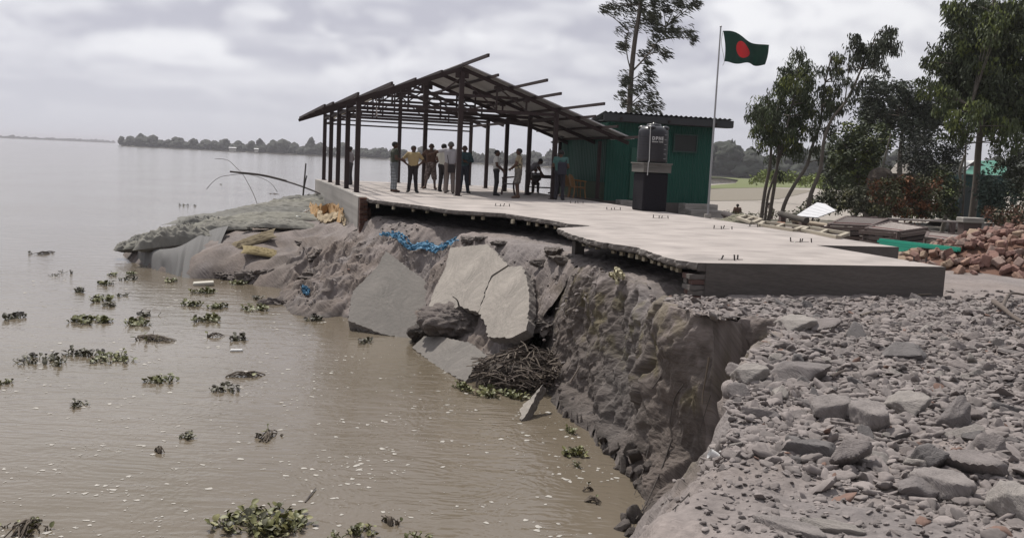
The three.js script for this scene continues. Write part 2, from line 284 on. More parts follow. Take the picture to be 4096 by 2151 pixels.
// cliff face: lofted from the toe line to the top line, then crumbled sideways
{
  const pairs = [[0.72, -8.2, 1.25, -5.5], [1.0, -8.8, 1.54, -6.2], [1.15, -9.2, 1.62, -6.7], [1.35, -9.8, 2.11, -8.51], [1.5, -10.26, 2.5, -9.6], [1.62, -10.8, 3.0, -10.6], [1.7, -11.1, 3.37, -11.42], [1.78, -11.3, 3.0, -11.78], [1.85, -11.5, 2.65, -11.45], [1.8, -11.9, 2.35, -11.85], [1.7, -12.4, 2.11, -12.31], [1.6, -13.0, 2.08, -12.7], [1.5, -13.6, 2.2, -13.3], [1.31, -14.47, 2.1, -14.2], [0.9, -15.7, 1.85, -15.5], [0.77, -16.6, 1.5, -16.8], [0.4, -17.5, 1.2, -18.0], [0.15, -18.1, 1.1, -18.9]], cum = [0];
  for (let i = 1; i < pairs.length; i++) { const p = pairs[i - 1], q = pairs[i]; cum.push(cum[i - 1] + Math.max(Math.hypot(q[0] - p[0], q[1] - p[1]), Math.hypot(q[2] - p[2], q[3] - p[3]))); }
  const pair = s => { const d = s * cum[cum.length - 1]; let i = 1; while (i < cum.length - 1 && cum[i] < d) i++; const t = (d - cum[i - 1]) / (cum[i] - cum[i - 1]); return [pairs[i - 1].map((v, k) => lerp(v, pairs[i][k], t)), i - 1 + t]; };
  const pos = [], uv = [], col = [], idx = [], nu = 560, nv = 120;
  for (let i = 0; i <= nu; i++) {
    const s = i / nu, [q, pi] = pair(s), A = pi < 4, toe = [q[0], q[1]], top = [q[2], q[3]];
    let ox = toe[0] - top[0], oz = toe[1] - top[1]; const ol = Math.hypot(ox, oz); ox /= ol; oz /= ol; const ty = landY(top[0] - ox * 0.2, top[1] - oz * 0.2), ends = Math.min(1, s * 12, (1 - s) * 9);
    for (let j = 0; j <= nv; j++) {
      const t = lerp(-0.22, 1.13, j / nv), tc = clamp(t), g = sstep(1.3, 3, pi) * sstep(11.5, 9, pi), knee = 0.62,
        slopeA = lerp(t, t * t * 0.7 + 0.3 * t, 0.5), gully = t < knee ? t / knee * 0.9 : 0.9 + 0.1 * (t - knee) / (1 - knee), faceB = t < 0.16 ? 0.42 * t / 0.16 : 0.42 + 0.58 * Math.pow((t - 0.16) / 0.84, 1.25);
      const a = t < 0 ? t * 0.25 : t > 1 ? 1 + (t - 1) / 0.13 * 0.35 / ol : lerp(A ? slopeA : faceB, gully, g), b = t < 0 ? t : t > 1 ? 1 : lerp(A ? Math.pow(t, 0.9) : t < 0.16 ? 0.11 * t / 0.16 : 0.11 + 0.89 * (t - 0.16) / 0.84, t < knee ? 0.26 * Math.pow(t / knee, 0.8) : 0.26 + 0.74 * (t - knee) / (1 - knee), g);
      let x = lerp(toe[0], top[0], a), z = lerp(toe[1], top[1], a), y = WL + b * (ty - WL); const w = sstep(-0.1, 0.12, t) * sstep(1.06, 0.9, t) * ends, sm = A ? lerp(0.4, 0.9, g) : 1;
      const big = 0.26 * fbm3(x * 0.8, y * 0.7, z * 0.8, 3), mid = 0.065 * fbm3(x * 2.3 + 5, y * 1.5, z * 2.3, 4), pit = -0.05 * Math.pow(sstep(0.35, 0.9, n3(x * 2.6, y * 3.2, z * 2.6)), 1) - 0.03 * Math.max(0, n3(x * 9, y * 8, z * 9)), ly = y * 1.7 + 1.3 * fbm3(x * 0.8, y * 0.6, z * 0.8, 2), step = 0.06 * (ly - Math.floor(ly) - 0.5) * sstep(0, 0.3, fbm3(x * 0.9 + 4, y, z * 0.9, 2) + 0.1), fine = 0.016 * fbm3(x * 17, y * 14, z * 17, 3), sc = (pi - 11.2) * 6 + 1.2 * n2(y * 2.5, 3) + 0.3 * n2(y * 9, 1), crack = A ? 0 : -0.6 * Math.exp(-sc * sc * 1.6) * sstep(0.2, 0.45, t);
      const d = w * sm * (big + mid + pit + step + fine + crack + 0.1 * sstep(0.35, 0.75, t)); x += ox * d; z += oz * d; y += w * 0.03 * fbm3(x * 6, y * 6, z * 6, 3) + (t > 1 ? 0.012 - 0.06 * (t - 1) / 0.13 : 0) + (1 - ends) * -0.25 * sstep(0, 0.2, t);
      pos.push(x, y, z); uv.push(s * 12, y * 1.1 + a * 1.2); col.push(...soilColour(x, y, z, Math.min(tc, 0.93), A ? 0.4 : 1, 0));
    }
  }
  for (let i = 0; i < nu; i++) for (let j = 0; j < nv; j++) { const k = i * (nv + 1) + j; idx.push(k, k + nv + 1, k + 1, k + 1, k + nv + 1, k + nv + 2); }
  ground('cliff_face', geo(pos, idx, uv, col), M.soil);
}
ground('river_bank_ground', landPatch(NEAR[0], NEAR[1], NEAR[2], NEAR[3], 0.05), M.soil);
ground('village_ground', landPatch(MID[0], MID[1], MID[2], MID[3], 0.25, [NEAR[0] + 0.3, NEAR[1] - 0.3, NEAR[2] + 0.3, NEAR[3] - 0.3]), M.soil);
ground('outer_ground', landPatch(-28, 118, -84, 30, 2, [MID[0] + 2.2, MID[1] - 2.2, MID[2] + 2.2, MID[3] - 2.2]), M.soil);

// ---------------------------------------------------------------- river
{
  const rings = 150, sect = 220, pos = [], uv = [], col = [], idx = [];
  for (let r = 0; r <= rings; r++) for (let s = 0; s <= sect; s++) {
    const R = 0.5 * Math.pow(9000 / 0.5, r / rings), a = s / sect * 2 * Math.PI, x = Math.sin(a) * R, z = -Math.cos(a) * R;
    pos.push(x, WL, z); uv.push(x / 14, z / 14);
    const f = Math.min(1, 60 / R), m = 0.5 + 0.6 * f * fbm2(x * 0.13, z * 0.13, 4) + 0.3 * f * fbm2(x * 0.6 + 8, z * 0.6, 3);
    col.push(lerp(0.11, 0.15, m), lerp(0.09, 0.126, m), lerp(0.062, 0.10, m));
  }
  for (let r = 0; r < rings; r++) for (let s = 0; s < sect; s++) { const a = r * (sect + 1) + s, b = a + 1, c = a + sect + 1, d = c + 1; idx.push(a, b, c, b, d, c); }
  const wave = greyTexture(1024, tile((x, y) => 0.5 + 0.30 * fbm2(x * 9, y * 26, 4) + 0.16 * fbm2(x * 40 + 4 * n2(x * 6, y * 6), y * 85, 3) + 0.18 * fbm2(x * 3, y * 5, 2)));
  const water = new THREE.MeshPhysicalMaterial({ color: rgb(1, 1, 1), vertexColors: true, roughness: 0.1, ior: 1.333, bumpMap: wave, bumpScale: 0.03 });
  ground('river', geo(pos, idx, uv, col), water);
}

// ---------------------------------------------------------------- low land and far banks beyond the village
{
  // sand flat, still channels and green strip to the right of the shed
  const flat = (pts, y) => { const s = new THREE.Shape(pts.map(([u, v]) => { const p = at(u, v, y); return new THREE.Vector2(p.x, -p.z); })); return new THREE.ShapeGeometry(s).rotateX(-Math.PI / 2).translate(0, y, 0); };
  const noisy = (g, c, k, sc) => { const p = g.attributes.position, col = []; for (let i = 0; i < p.count; i++) { const f = 1 + k * fbm2(p.getX(i) * sc, p.getZ(i) * sc, 3); col.push(c[0] * f, c[1] * f, c[2] * f); } g.setAttribute('color', new THREE.Float32BufferAttribute(col, 3)); return g; };
  void noisy;
  ground('sand_flat', flat([[1640, 548], [1640, 466], [1795, 462], [1880, 458], [2120, 464], [2300, 474], [2700, 496], [2700, 560], [2100, 560]], 0.12), std(0.42, 0.375, 0.33, 0.95, { map: grainMap }));
  ground('sand_spit', flat([[1640, 505], [1640, 478], [1800, 474], [1900, 470], [2050, 478], [2010, 488], [1960, 499], [1900, 503]], 0.16), std(0.27, 0.235, 0.18, 0.95, { map: grainMap }));
  ground('far_meadow', flat([[1640, 476], [1640, 468], [1790, 465], [1850, 460], [1858, 452], [1815, 446], [1640, 444], [1640, 434], [1800, 440], [2120, 453], [2300, 462], [2700, 482], [2700, 500], [2150, 474], [1950, 470], [1850, 472]], 0.2), std(0.17, 0.20, 0.055, 0.95, { map: grainMap }));
  const bank = (us, D0, D1, name) => {
    const front = us.map(([u, v], i) => deep(u, v, lerp(D0, D1, i / (us.length - 1)))), pos = [], idx = [];
    front.forEach(p => { const e = p.length(); pos.push(p.x, -0.8, p.z, p.x * 1.004, 0.9, p.z * 1.004, p.x * (1 + 160 / e), 1.4, p.z * (1 + 160 / e)); });
    for (let i = 0; i < front.length - 1; i++) { const a = i * 3; idx.push(a, a + 3, a + 1, a + 1, a + 3, a + 4, a + 1, a + 4, a + 2, a + 2, a + 4, a + 5); }
    ground(name, geo(pos, idx), std(0.16, 0.15, 0.12, 1)); return front;
  };
  const blob = seed => { const g = mergeVertices(new THREE.IcosahedronGeometry(1, 3).deleteAttribute('uv').deleteAttribute('normal')), p = g.attributes.position; for (let i = 0; i < p.count; i++) { const x = p.getX(i), y = p.getY(i), z = p.getZ(i), f = 1 + 0.55 * fbm3(x * 1.7 + seed, y * 1.7, z * 1.7, 4); p.setXYZ(i, x * f, y * f, z * f); } g.computeVertexNormals(); return g; };
  function wood(name, label, front, count, hMin, hMax, depth, seed, colour) {
    const r = rngOf(seed), mtx = new THREE.Matrix4(), q = new THREE.Quaternion(), m = new THREE.InstancedMesh(blob(seed), std(1, 1, 1, 1), count), c = new THREE.Color();
    for (let i = 0; i < count; i++) {
      const t = r() * (front.length - 1), k = Math.min(front.length - 2, Math.floor(t)), p = front[k].clone().lerp(front[k + 1], t - k), e = Math.hypot(p.x, p.z), s = 1 + (0.05 + r()) * depth / e;
      const env = 0.75 + 0.5 * n2(t * 5.3, seed), tall = r() < 0.04 ? 1.5 : 1, h = lerp(hMin, hMax, Math.pow(r(), 1.6)) * clamp(env, 0.7, 1.25) * tall, w = h * lerp(0.35, 0.9, r()) / (tall * tall);
      q.setFromEuler(new THREE.Euler(r() * 0.4, r() * 6, r() * 0.4)); mtx.compose(V3(p.x * s, 0.9 + h * 0.45 + Math.pow(r(), 1.5) * hMax * 0.95 * clamp(env, 0.3, 1.2), p.z * s), q, V3(w, h * 0.55, w)); m.setMatrixAt(i, mtx);
      const g = 0.7 + 0.6 * r(); m.setColorAt(i, c.setRGB(colour[0] * g, colour[1] * g, colour[2] * g));
    }
    m.name = name; tag(m, label, 'wood', null, 'stuff'); m.castShadow = true; scene.add(m);
  }
  const b1 = bank([[305, 357], [420, 361], [560, 369], [700, 378], [830, 387], [1000, 391], [1200, 396], [1400, 404], [1560, 411], [1720, 421], [1800, 430]], 1150, 640, 'far_river_bank');
  wood('far_treeline', 'dark line of trees along the far river bank behind the open hall', b1, 14000, 2.2, 6.4, 60, 5, [0.04, 0.045, 0.035]);
  const b0 = bank([[-120, 335], [0, 342], [100, 347], [220, 352], [290, 355]], 2600, 3800, 'distant_river_bank');
  wood('distant_treeline', 'pale distant strip of trees on the horizon at far left', b0, 1800, 2, 5.5, 60, 9, [0.05, 0.055, 0.05]);
  const b2 = bank([[1640, 437], [1800, 438], [1960, 444], [2120, 450], [2300, 462], [2620, 476]], 500, 440, 'meadow_bank');
  wood('meadow_treeline', 'dark wood behind the green meadow right of the flagpole', b2, 2600, 3.5, 9, 50, 14, [0.03, 0.036, 0.026]);
  // pale sheds on the far bank
  [[640, 374, 5.5, 'long white shed on the far bank below the trees'], [872, 384, 2.2, 'small white hut on the far bank left of a cluster of roofs'], [700, 374, 3, 'small white roof on the far bank just right of the long white shed'], [905, 385, 3, 'white roofed hut on the far bank nearest the hall']].forEach(([u, v, w, label]) => {
    const p = deep(u - 55, v - 5, 830), o = thing('riverside_hut', label, 'hut', [p.x, 0.6, p.z], 0.2, 'huts on the far bank');
    part('wall', box(w, 2, 3, 0, 1, 0), std(0.5, 0.5, 0.48), o);
    const r = new THREE.CylinderGeometry(1.9, 1.9, w + 0.8, 3, 1).rotateZ(Math.PI / 2).scale(1, 0.5, 1); part('roof', r.translate(0, 2.6, 0), std(0.62, 0.62, 0.62, 0.6), o);
  });
}

// ================================================================ THE CONCRETE FLOOR
const brickGeo = []; { const r = rngOf(77); for (let k = 0; k < 6; k++) { const g = new THREE.BoxGeometry(0.24, 0.068, 0.115, 3, 2, 2), p = g.attributes.position; for (let i = 0; i < p.count; i++) { const x = p.getX(i), y = p.getY(i), z = p.getZ(i), j = 0.006; p.setXYZ(i, x + j * n3(x * 30 + k, y * 30, z * 30), y + j * n3(x * 30, y * 30 + k * 3, z * 30), z + j * n3(x * 30, y * 30, z * 30 + k * 7)); } g.computeVertexNormals(); brickGeo.push(g); } void r; }
const brickMats = [[0.20, 0.085, 0.055], [0.165, 0.075, 0.055], [0.24, 0.115, 0.075], [0.21, 0.12, 0.09], [0.17, 0.10, 0.085], [0.27, 0.15, 0.095]].map(c => std(...c, 0.95, { map: grainMap, bumpMap: soilBump, bumpScale: 0.006 }));
const floorGroup = thing('concrete_floor', 'long grey concrete floor slab broken off above the eroded bank', 'floor slab', B(0, 0, SLAB_Y), TURN);
{
  // outline in (v, u): solid edges and broken edges
  const px = (u, v) => { const p = at(u, v, SLAB_Y); const [a, b] = toUV(p.x, p.z); return [b, a]; };
  const outline = [], broken = [];
  const add = (pts, brk) => { pts.forEach((p, i) => { const q = pts[i + 1]; if (!q) return; const L = Math.hypot(q[0] - p[0], q[1] - p[1]), n = brk ? Math.max(1, Math.round(L / 0.07)) : 1; for (let k = 0; k < n; k++) { const t = k / n; let x = lerp(p[0], q[0], t), y = lerp(p[1], q[1], t); if (brk && (k || i)) { x += 0.06 * fbm2(x * 3, y * 3, 4); y += 0.06 * fbm2(x * 3 + 9, y * 3, 4); } outline.push([x, y]); broken.push(brk); } }); };
  const near = [0, 0], tip = px(1400, 573);
  add([near, [4.24, 0.0]], false); add([[4.24, 0], [4.24, 3.45]], false); add([[4.24, 3.45], [6.08, 3.45]], false); add([[6.08, 3.45], [6.1, 34.4]], false); add([[6.1, 34.4], [-2.52, 34.4]], false); add([[-2.52, 34.4], [-2.52, 17.2]], false);
  add([[-2.52, 17.2], px(930, 501), px(1050, 515), px(1130, 527), px(1270, 536), px(1330, 545), px(1385, 553), px(1430, 562), px(1490, 567), px(1450, 570), tip, px(1440, 590), px(1500, 606), px(1600, 621), px(1650, 638), px(1700, 653), near], true);
  const shape = new THREE.Shape(outline.map(([x, y]) => new THREE.Vector2(x, y)));
  const TH = 0.115;
  part('slab_top', new THREE.ShapeGeometry(shape).rotateX(-Math.PI / 2), M.floor, floorGroup);
  part('slab_underside', new THREE.ShapeGeometry(shape).rotateX(Math.PI / 2).scale(1, 1, -1).translate(0, -TH, 0), M.broken, floorGroup);
  for (const kind of [true, false]) {
    const pos = [], idx = [], uv = []; let run = 0; const rows = kind ? 4 : 1;
    for (let i = 0; i < outline.length; i++) {
      if (broken[i] !== kind) continue; const a = outline[i], b = outline[(i + 1) % outline.length], L = Math.hypot(b[0] - a[0], b[1] - a[1]), nx = -(b[1] - a[1]) / L, ny = (b[0] - a[0]) / L, o = pos.length / 3;
      for (let r = 0; r <= rows; r++) for (const [p, s] of [[a, run], [b, run + L]]) { const y = -TH * r / rows, j = kind && r ? 0.05 * fbm3(p[0] * 7, p[1] * 7, y * 20, 3) - (r === rows ? 0.04 : 0) : 0; pos.push(p[0] - nx * j, y, -(p[1] - ny * j)); uv.push(s, y); }
      for (let r = 0; r < rows; r++) { const k = o + r * 2; idx.push(k, k + 2, k + 1, k + 1, k + 2, k + 3); } run += L;
    }
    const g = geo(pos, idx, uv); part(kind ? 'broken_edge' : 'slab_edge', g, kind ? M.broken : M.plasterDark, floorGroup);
  }
  // plinth walls under the slab: front, right side, step, right side, back, left
  const wall = (v0, v1, u0, u1, y0, m, name = 'plinth_wall') => part(name, box(v1 - v0, (SLAB_Y - 0.004) - y0, u1 - u0, (v0 + v1) / 2, ((SLAB_Y - 0.004) + y0) / 2 - SLAB_Y, -(u0 + u1) / 2), m, floorGroup);
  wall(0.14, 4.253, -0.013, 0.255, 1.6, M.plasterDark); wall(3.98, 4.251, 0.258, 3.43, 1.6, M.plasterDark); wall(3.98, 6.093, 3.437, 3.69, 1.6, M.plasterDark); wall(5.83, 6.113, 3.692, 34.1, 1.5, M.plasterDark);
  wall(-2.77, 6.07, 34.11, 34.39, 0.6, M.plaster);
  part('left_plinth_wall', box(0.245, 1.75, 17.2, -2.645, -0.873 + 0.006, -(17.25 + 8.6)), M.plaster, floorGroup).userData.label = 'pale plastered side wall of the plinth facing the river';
  // brick toothing where the left wall broke away
  const r = rngOf(5);
  for (let c = 0; c < 15; c++) {
    const y = -0.045 - c * 0.078, back = 17.22 - (c > 10 ? -0.02 : 0.05) - 0.05 * r() * (c % 3) - (c > 8 ? 0.03 * (c - 8) : 0);
    for (let k = 0; k < 2; k++) { const b = part('brick', brickGeo[(c + k) % 6], brickMats[1 + (c * 2 + k) % 4], floorGroup); b.position.set(-2.70 + k * 0.122, y, -(back - 0.1 - 0.07 * r())); b.rotation.y = Math.PI / 2 + 0.08 * (r() - 0.5); }
    if (c > 3) { const b = part('brick', brickGeo[(c + 3) % 6], brickMats[(c) % 4], floorGroup); b.position.set(-2.46 + 0.03 * r(), y, -(back + 0.05)); b.rotation.y = Math.PI / 2; }
  }
  // brick corner of the front wall
  for (let c = 0; c < 8; c++) for (let k = 0; k < 2; k++) { const b = part('brick', brickGeo[(c + k * 2) % 6], c > 5 ? brickMats[0] : [M.broken, brickMats[4], M.broken][(c + k) % 3], floorGroup); b.position.set(0.02 + 0.05 * r() * (c % 2), -0.205 - c * 0.078, -(0.075 + k * 0.12)); b.rotation.y = 0.1 * (r() - 0.5); }
  // concrete column under the broken tip
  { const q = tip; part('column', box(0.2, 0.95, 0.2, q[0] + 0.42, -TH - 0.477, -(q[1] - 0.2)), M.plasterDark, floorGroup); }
  // stubs sticking out under the broken edges
  const stubs = [[950, 518], [990, 522], [1040, 527], [1075, 531], [1120, 537], [1190, 546], [1215, 547], [1290, 556], [1330, 560], [1352, 563], [1376, 566], [1398, 569], [1420, 571], [1470, 610], [1487, 613], [1504, 618], [1545, 628], [1566, 633], [1587, 638], [1606, 642], [1622, 646], [1644, 652], [1662, 657], [1678, 662], [1694, 668], [1708, 673]];
  for (const [u, v] of stubs) { const p = at(u, v - 2, SLAB_Y - TH - 0.03), pl = Math.hypot(p.x, p.z), [a, b] = toUV(p.x * (1 - 0.1 / pl), p.z * (1 - 0.1 / pl)); const s = part('batten_stub', box(0.065, 0.1, 0.07), M.stub, floorGroup); s.position.set(b, -TH - 0.045, -a); s.rotation.set(0.1 * (r() - 0.5), r() * 0.6, 0.2 * (r() - 0.5)); }
}
// anchor bolts cast into the floor
{
  const boltMat = std(0.05, 0.042, 0.04, 0.7), r = rngOf(31);
  const spots = [[1262, 518, 'lying flat by the broken left bay', 4], [1449, 511, 'nearest the hall\'s front posts', 4], [1541, 527, 'between the hall and the tank stand', 4], [1660, 548, 'in the middle of the floor below the water tank', 4], [1815, 575, 'in the middle of the floor below the flagpole', 4], [2012, 608, 'at the inner corner of the floor step', 4], [1838, 653, 'at the near corner above the eroded cliff', 3], [2312, 657, 'at the right front corner by the bricks', 2], [1900, 570, 'at the back edge beside the window frames', 3]];
  for (const [u, v, where, n] of spots) {
    const o = thing('anchor_bolts', 'cluster of short rusty anchor bolts ' + where, 'anchor bolts', at(u, v, SLAB_Y), TURN, 'anchor bolts in the floor');
    for (let i = 0; i < n; i++) part('bolt', rod(V3((i - n / 2 + 0.5) * 0.13 + 0.04 * r(), -0.01, (i % 2) * 0.12 - 0.06), V3((i - n / 2 + 0.5) * 0.13 + 0.04 * r(), 0.06 + 0.03 * r(), (i % 2) * 0.12 - 0.06), 0.012, 0.012, 6), boltMat, o);
    part('tie_wire', rod(V3(-0.22, 0.006, 0.02), V3(0.22, 0.008, -0.03), 0.004, 0.004, 5), boltMat, o);
  }
}

// ================================================================ THE OPEN HALL
const HU = [20.6, 23.8, 27.1, 30.4, 33.7], EAVE = 3.1, RIDGE_V = 1.12, RIDGE_H = 4.42, SLOPE = 0.355;
const roofH = v => RIDGE_H - SLOPE * Math.abs(v - RIDGE_V);
const hall = thing('open_hall', 'dark unfinished open-sided hall frame with half its roof sheets on', 'pavilion', B(27.1, RIDGE_V, SLAB_Y), TURN);
{
  const L = (u, v, y) => V3(v - RIDGE_V, y, -(u - 27.1));
  const p = (name, g, m = M.frame) => part(name, g, m, hall);
  const post = (u, v, h, w = 0.15) => { const m = p('post', bar(L(u, v, 0.0), L(u, v, h), w, w)); part('base_plate', box(0.26, 0.014, 0.26).translate(v - RIDGE_V, 0.009, -(u - 27.1)), M.frame, m); return m; };
  for (const u of HU) { post(u, -2.43, EAVE, 0.165); post(u, 4.65, EAVE, 0.15); }
  for (const u of [20.6, 27.1, 33.7]) { const m = post(u, RIDGE_V, RIDGE_H - 0.08, 0.16); part('gusset', bar(L(u, RIDGE_V - 0.24, RIDGE_H - 0.22), L(u, RIDGE_V + 0.24, RIDGE_H - 0.22), 0.03, 0.22), M.frame, m); }
  for (const u of [22.6, 27.4]) post(u, 7.15, roofH(7.15) - 0.05, 0.12);
  HU.forEach((u, k) => {
    const d = k === 0 || k === 2 || k === 4 ? 0 : 0.09;
    p('rafter', bar(L(u, -3.65, roofH(-3.65)), L(u, RIDGE_V, RIDGE_H), 0.07, 0.13));
    p('rafter', bar(L(u, RIDGE_V, RIDGE_H), L(u, k < 3 ? 7.5 : 5.4, roofH(k < 3 ? 7.5 : 5.4)), 0.07, 0.13));
    p('tie_beam', bar(L(u + d, -2.43, EAVE - 0.08), L(u + d, 4.65, EAVE - 0.08), 0.07, 0.11));
    p('collar_beam', bar(L(u + 0.075, -1.0, EAVE + 0.42), L(u + 0.075, 3.2, EAVE + 0.42), 0.06, 0.09));
    for (const v of [-1.3, -0.2, 2.4, 3.5]) { const m = p('strut', bar(L(u, v, EAVE - 0.05), L(u, v, roofH(v) - 0.04), 0.06, 0.06)); if (k < 2) part('gusset', bar(L(u, v - 0.11, roofH(v) - 0.12), L(u, v + 0.11, roofH(v) - 0.12), 0.08, 0.11), M.frame, m); }
    if (k % 2) return;
    p('diagonal', bar(L(u - 0.05, -1.3, EAVE), L(u - 0.05, -0.2, roofH(-0.2) - 0.1), 0.04, 0.05)); p('diagonal', bar(L(u - 0.05, 3.5, EAVE), L(u - 0.05, 2.4, roofH(2.4) - 0.1), 0.04, 0.05));
    p('diagonal', bar(L(u + 0.05, -0.2, EAVE), L(u + 0.05, RIDGE_V, RIDGE_H - 0.3), 0.04, 0.05)); p('diagonal', bar(L(u + 0.05, 2.4, EAVE), L(u + 0.05, RIDGE_V, RIDGE_H - 0.3), 0.04, 0.05));
  });
  // rails along the sides and across the back
  for (const v of [-2.43, 4.65]) { p('side_beam', bar(L(20.5, v, EAVE - 0.2), L(33.8, v, EAVE - 0.2), 0.06, 0.1)); }
  p('side_rail', bar(L(20.6, -2.33, EAVE - 0.42), L(33.7, -2.33, EAVE - 0.42), 0.045, 0.06));
  p('back_rail', bar(L(33.7, -2.43, EAVE - 0.45), L(33.7, 4.65, EAVE - 0.45), 0.05, 0.07)); p('back_rail', bar(L(33.62, -2.43, EAVE - 0.24), L(33.62, 4.65, EAVE - 0.24), 0.05, 0.07));
  p('brace', bar(L(27.1, 1.9, EAVE + 0.25), L(23.8, 5.6, EAVE - 0.45), 0.07, 0.09)); p('brace', bar(L(30.4, 1.3, EAVE + 0.35), L(25.5, 5.2, EAVE - 0.35), 0.07, 0.09)); p('brace', bar(L(24.5, -1.3, roofH(-1.3) - 0.2), L(22.5, -1.55, EAVE - 0.45), 0.05, 0.06));
  // purlins along the left slope: some run out past the front rafter
  for (const [v, u0, u1] of [[-3.58, 20.35, 34], [-3.3, 20.38, 34], [-2.9, 16.8, 33], [-2.5, 20.36, 33], [-2.05, 15.8, 33.8], [-1.3, 20.35, 34], [-0.55, 20.35, 34], [0.35, 20.35, 34]]) p('purlin', bar(L(u0, v, roofH(v) + 0.11), L(u1, v, roofH(v) + 0.11), 0.06, 0.09));
  p('ridge_purlin', bar(L(17.0, RIDGE_V, RIDGE_H + 0.13), L(34, RIDGE_V, RIDGE_H + 0.13), 0.07, 0.1));
  p('loose_batten', bar(L(33.4, -2.25, EAVE - 0.3), L(20.7, -2.0, EAVE + 0.08), 0.04, 0.05), M.lightWood);
  // right slope: purlins stick out, corrugated sheets above them
  for (const [v, u0] of [[2.1, 19.4], [2.95, 16.6], [3.8, 17.7], [4.75, 16.2], [5.5, 18.9], [6.35, 18.9], [7.25, 19.0]]) p('purlin', bar(L(u0, v, roofH(v) + 0.11), L(v > 5 ? 28.3 : 34, v, roofH(v) + 0.11), 0.06, 0.09), M.frame);
  const wave = (s, n) => 0.012 * Math.sin(s * n * Math.PI * 2);
  for (let k = 0; k < 9; k++) for (const [v0, v1, lift] of [[1.05, 4.35, 0.012], [4.2, 7.55, 0]]) {
    const u0 = 20.35 + k * 0.86, tilt = 0.004 * (k % 2);
    p('roof_sheet', sheet((s, t) => L(u0 + s * 0.88, lerp(v0, v1, t), roofH(lerp(v0, v1, t)) + 0.168 + lift + tilt + wave(s, 11)), 66, 3), k % 3 === 1 ? std(0.40, 0.40, 0.385, 0.5, { metalness: 0.2 }) : std(0.34, 0.335, 0.33, 0.55, { metalness: 0.2 }));
  }
  p('verge_flashing', bar(L(20.33, 1.05, roofH(1.05) + 0.2), L(20.33, 7.6, roofH(7.6) + 0.2), 0.03, 0.03), M.galvanised);
}

// ================================================================ THE GREEN TIN SHED
const SHED_U = 22.5;
const shed = thing('tin_shed', 'dark green corrugated tin shed behind the water tank', 'shed', B(SHED_U, 7.4, SLAB_Y - 0.3), TURN);
{
  const W = 4.5, H = 3.42, D = 5.5;
  const ribs = (n) => s => { const f = (s * n) % 1; return 0.022 * (sstep(0.0, 0.18, f) - sstep(0.42, 0.6, f)); };
  const panel = (name, x0, x1, y0, y1, z, turned, m, n, zoff = 0) => { const rb = ribs(n); return part(name, sheet((s, t) => { const a = lerp(x0, x1, s), y = lerp(y0, y1, t), o = rb(s); return turned ? V3(z - o, y, a) : V3(a, y, z + o); }, n * 8, 1), m, shed); };
  for (let k = 0; k < 6; k++) panel('front_wall_panel', k * W / 6, (k + 1) * W / 6 + 0.02, 0.25, H, 0 + (k % 2) * 0.006, false, M.tinGreen, 6);
  for (let k = 0; k < 6; k++) panel('side_wall_panel', -k * D / 6, -(k + 1) * D / 6 - 0.02, 0.95, H - 0.15, 0 - (k % 2) * 0.006, true, M.tinTeal, 5);
  for (let k = 0; k < 6; k++) panel('right_wall_panel', -k * D / 6, -(k + 1) * D / 6 - 0.02, 0.25, H - 0.2, W + (k % 2) * 0.006, true, M.tinGreen, 5);
  panel('back_wall_panel', 0, W, 0.25, H - 0.6, -D, false, M.tinGreen, 30);
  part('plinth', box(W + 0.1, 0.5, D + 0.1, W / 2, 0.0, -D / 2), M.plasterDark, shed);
  part('side_dado', box(0.05, 0.7, D - 0.1, 0.06, 0.6, -D / 2), std(0.035, 0.06, 0.03, 0.8), shed);
  // window opening with dark shutter
  const win = part('window', box(0.95, 0.62, 0.05, 3.3, 2.62, 0.05), std(0.012, 0.016, 0.016, 0.5), shed); part('frame', merge([box(1.05, 0.05, 0.09, 3.3, 2.96, 0.06), box(1.05, 0.05, 0.09, 3.3, 2.28, 0.06), box(0.05, 0.63, 0.09, 2.8, 2.62, 0.06), box(0.05, 0.63, 0.09, 3.8, 2.62, 0.06)]), std(0.014, 0.05, 0.04, 0.5), win);
  const dw = part('door', box(0.85, 2.0, 0.05, 1.45, 1.35, 0.05), std(0.014, 0.08, 0.055, 0.5), shed); part('handle', rod(V3(1.75, 1.3, 0.085), V3(1.75, 1.45, 0.085), 0.012), M.steel, dw);
  // roof falls away to the back, wavy edge at the front
  for (let k = 0; k < 7; k++) { const w = (W + 1.0) / 7; part('roof_sheet', sheet((s, t) => { const x = -0.45 + k * w + s * (w + 0.03); return V3(x, H + 0.22 - t * 1.15 + 0.025 * Math.sin(x * 2 * Math.PI / 0.21) + 0.004 * (k % 2), lerp(0.62, -D - 0.4, t)); }, 40, 2), M.tinDark, shed); }
  part('fascia', box(W + 1.0, 0.26, 0.04, W / 2 + 0.1, H + 0.03, 0.55), M.tinDark, shed);
  part('soffit', box(W + 1.0, 0.03, 0.5, W / 2 + 0.1, H - 0.11, 0.27), M.tinDark, shed);
  for (const x of [0.3, 2.3, 4.3]) part('rafter_end', box(0.06, 0.1, 0.75, x, H - 0.02, 0.28), M.frame, shed);
  // steps at the foot
  part('step', box(1.4, 0.5, 0.6, 3.7, 0.02, 0.75), M.plaster, shed); part('step', box(1.4, 0.28, 0.5, 3.7, -0.08, 1.32), M.plaster, shed); part('step', box(0.5, 0.4, 0.5, 0.55, 0.12, 0.75), M.plaster, shed);
}

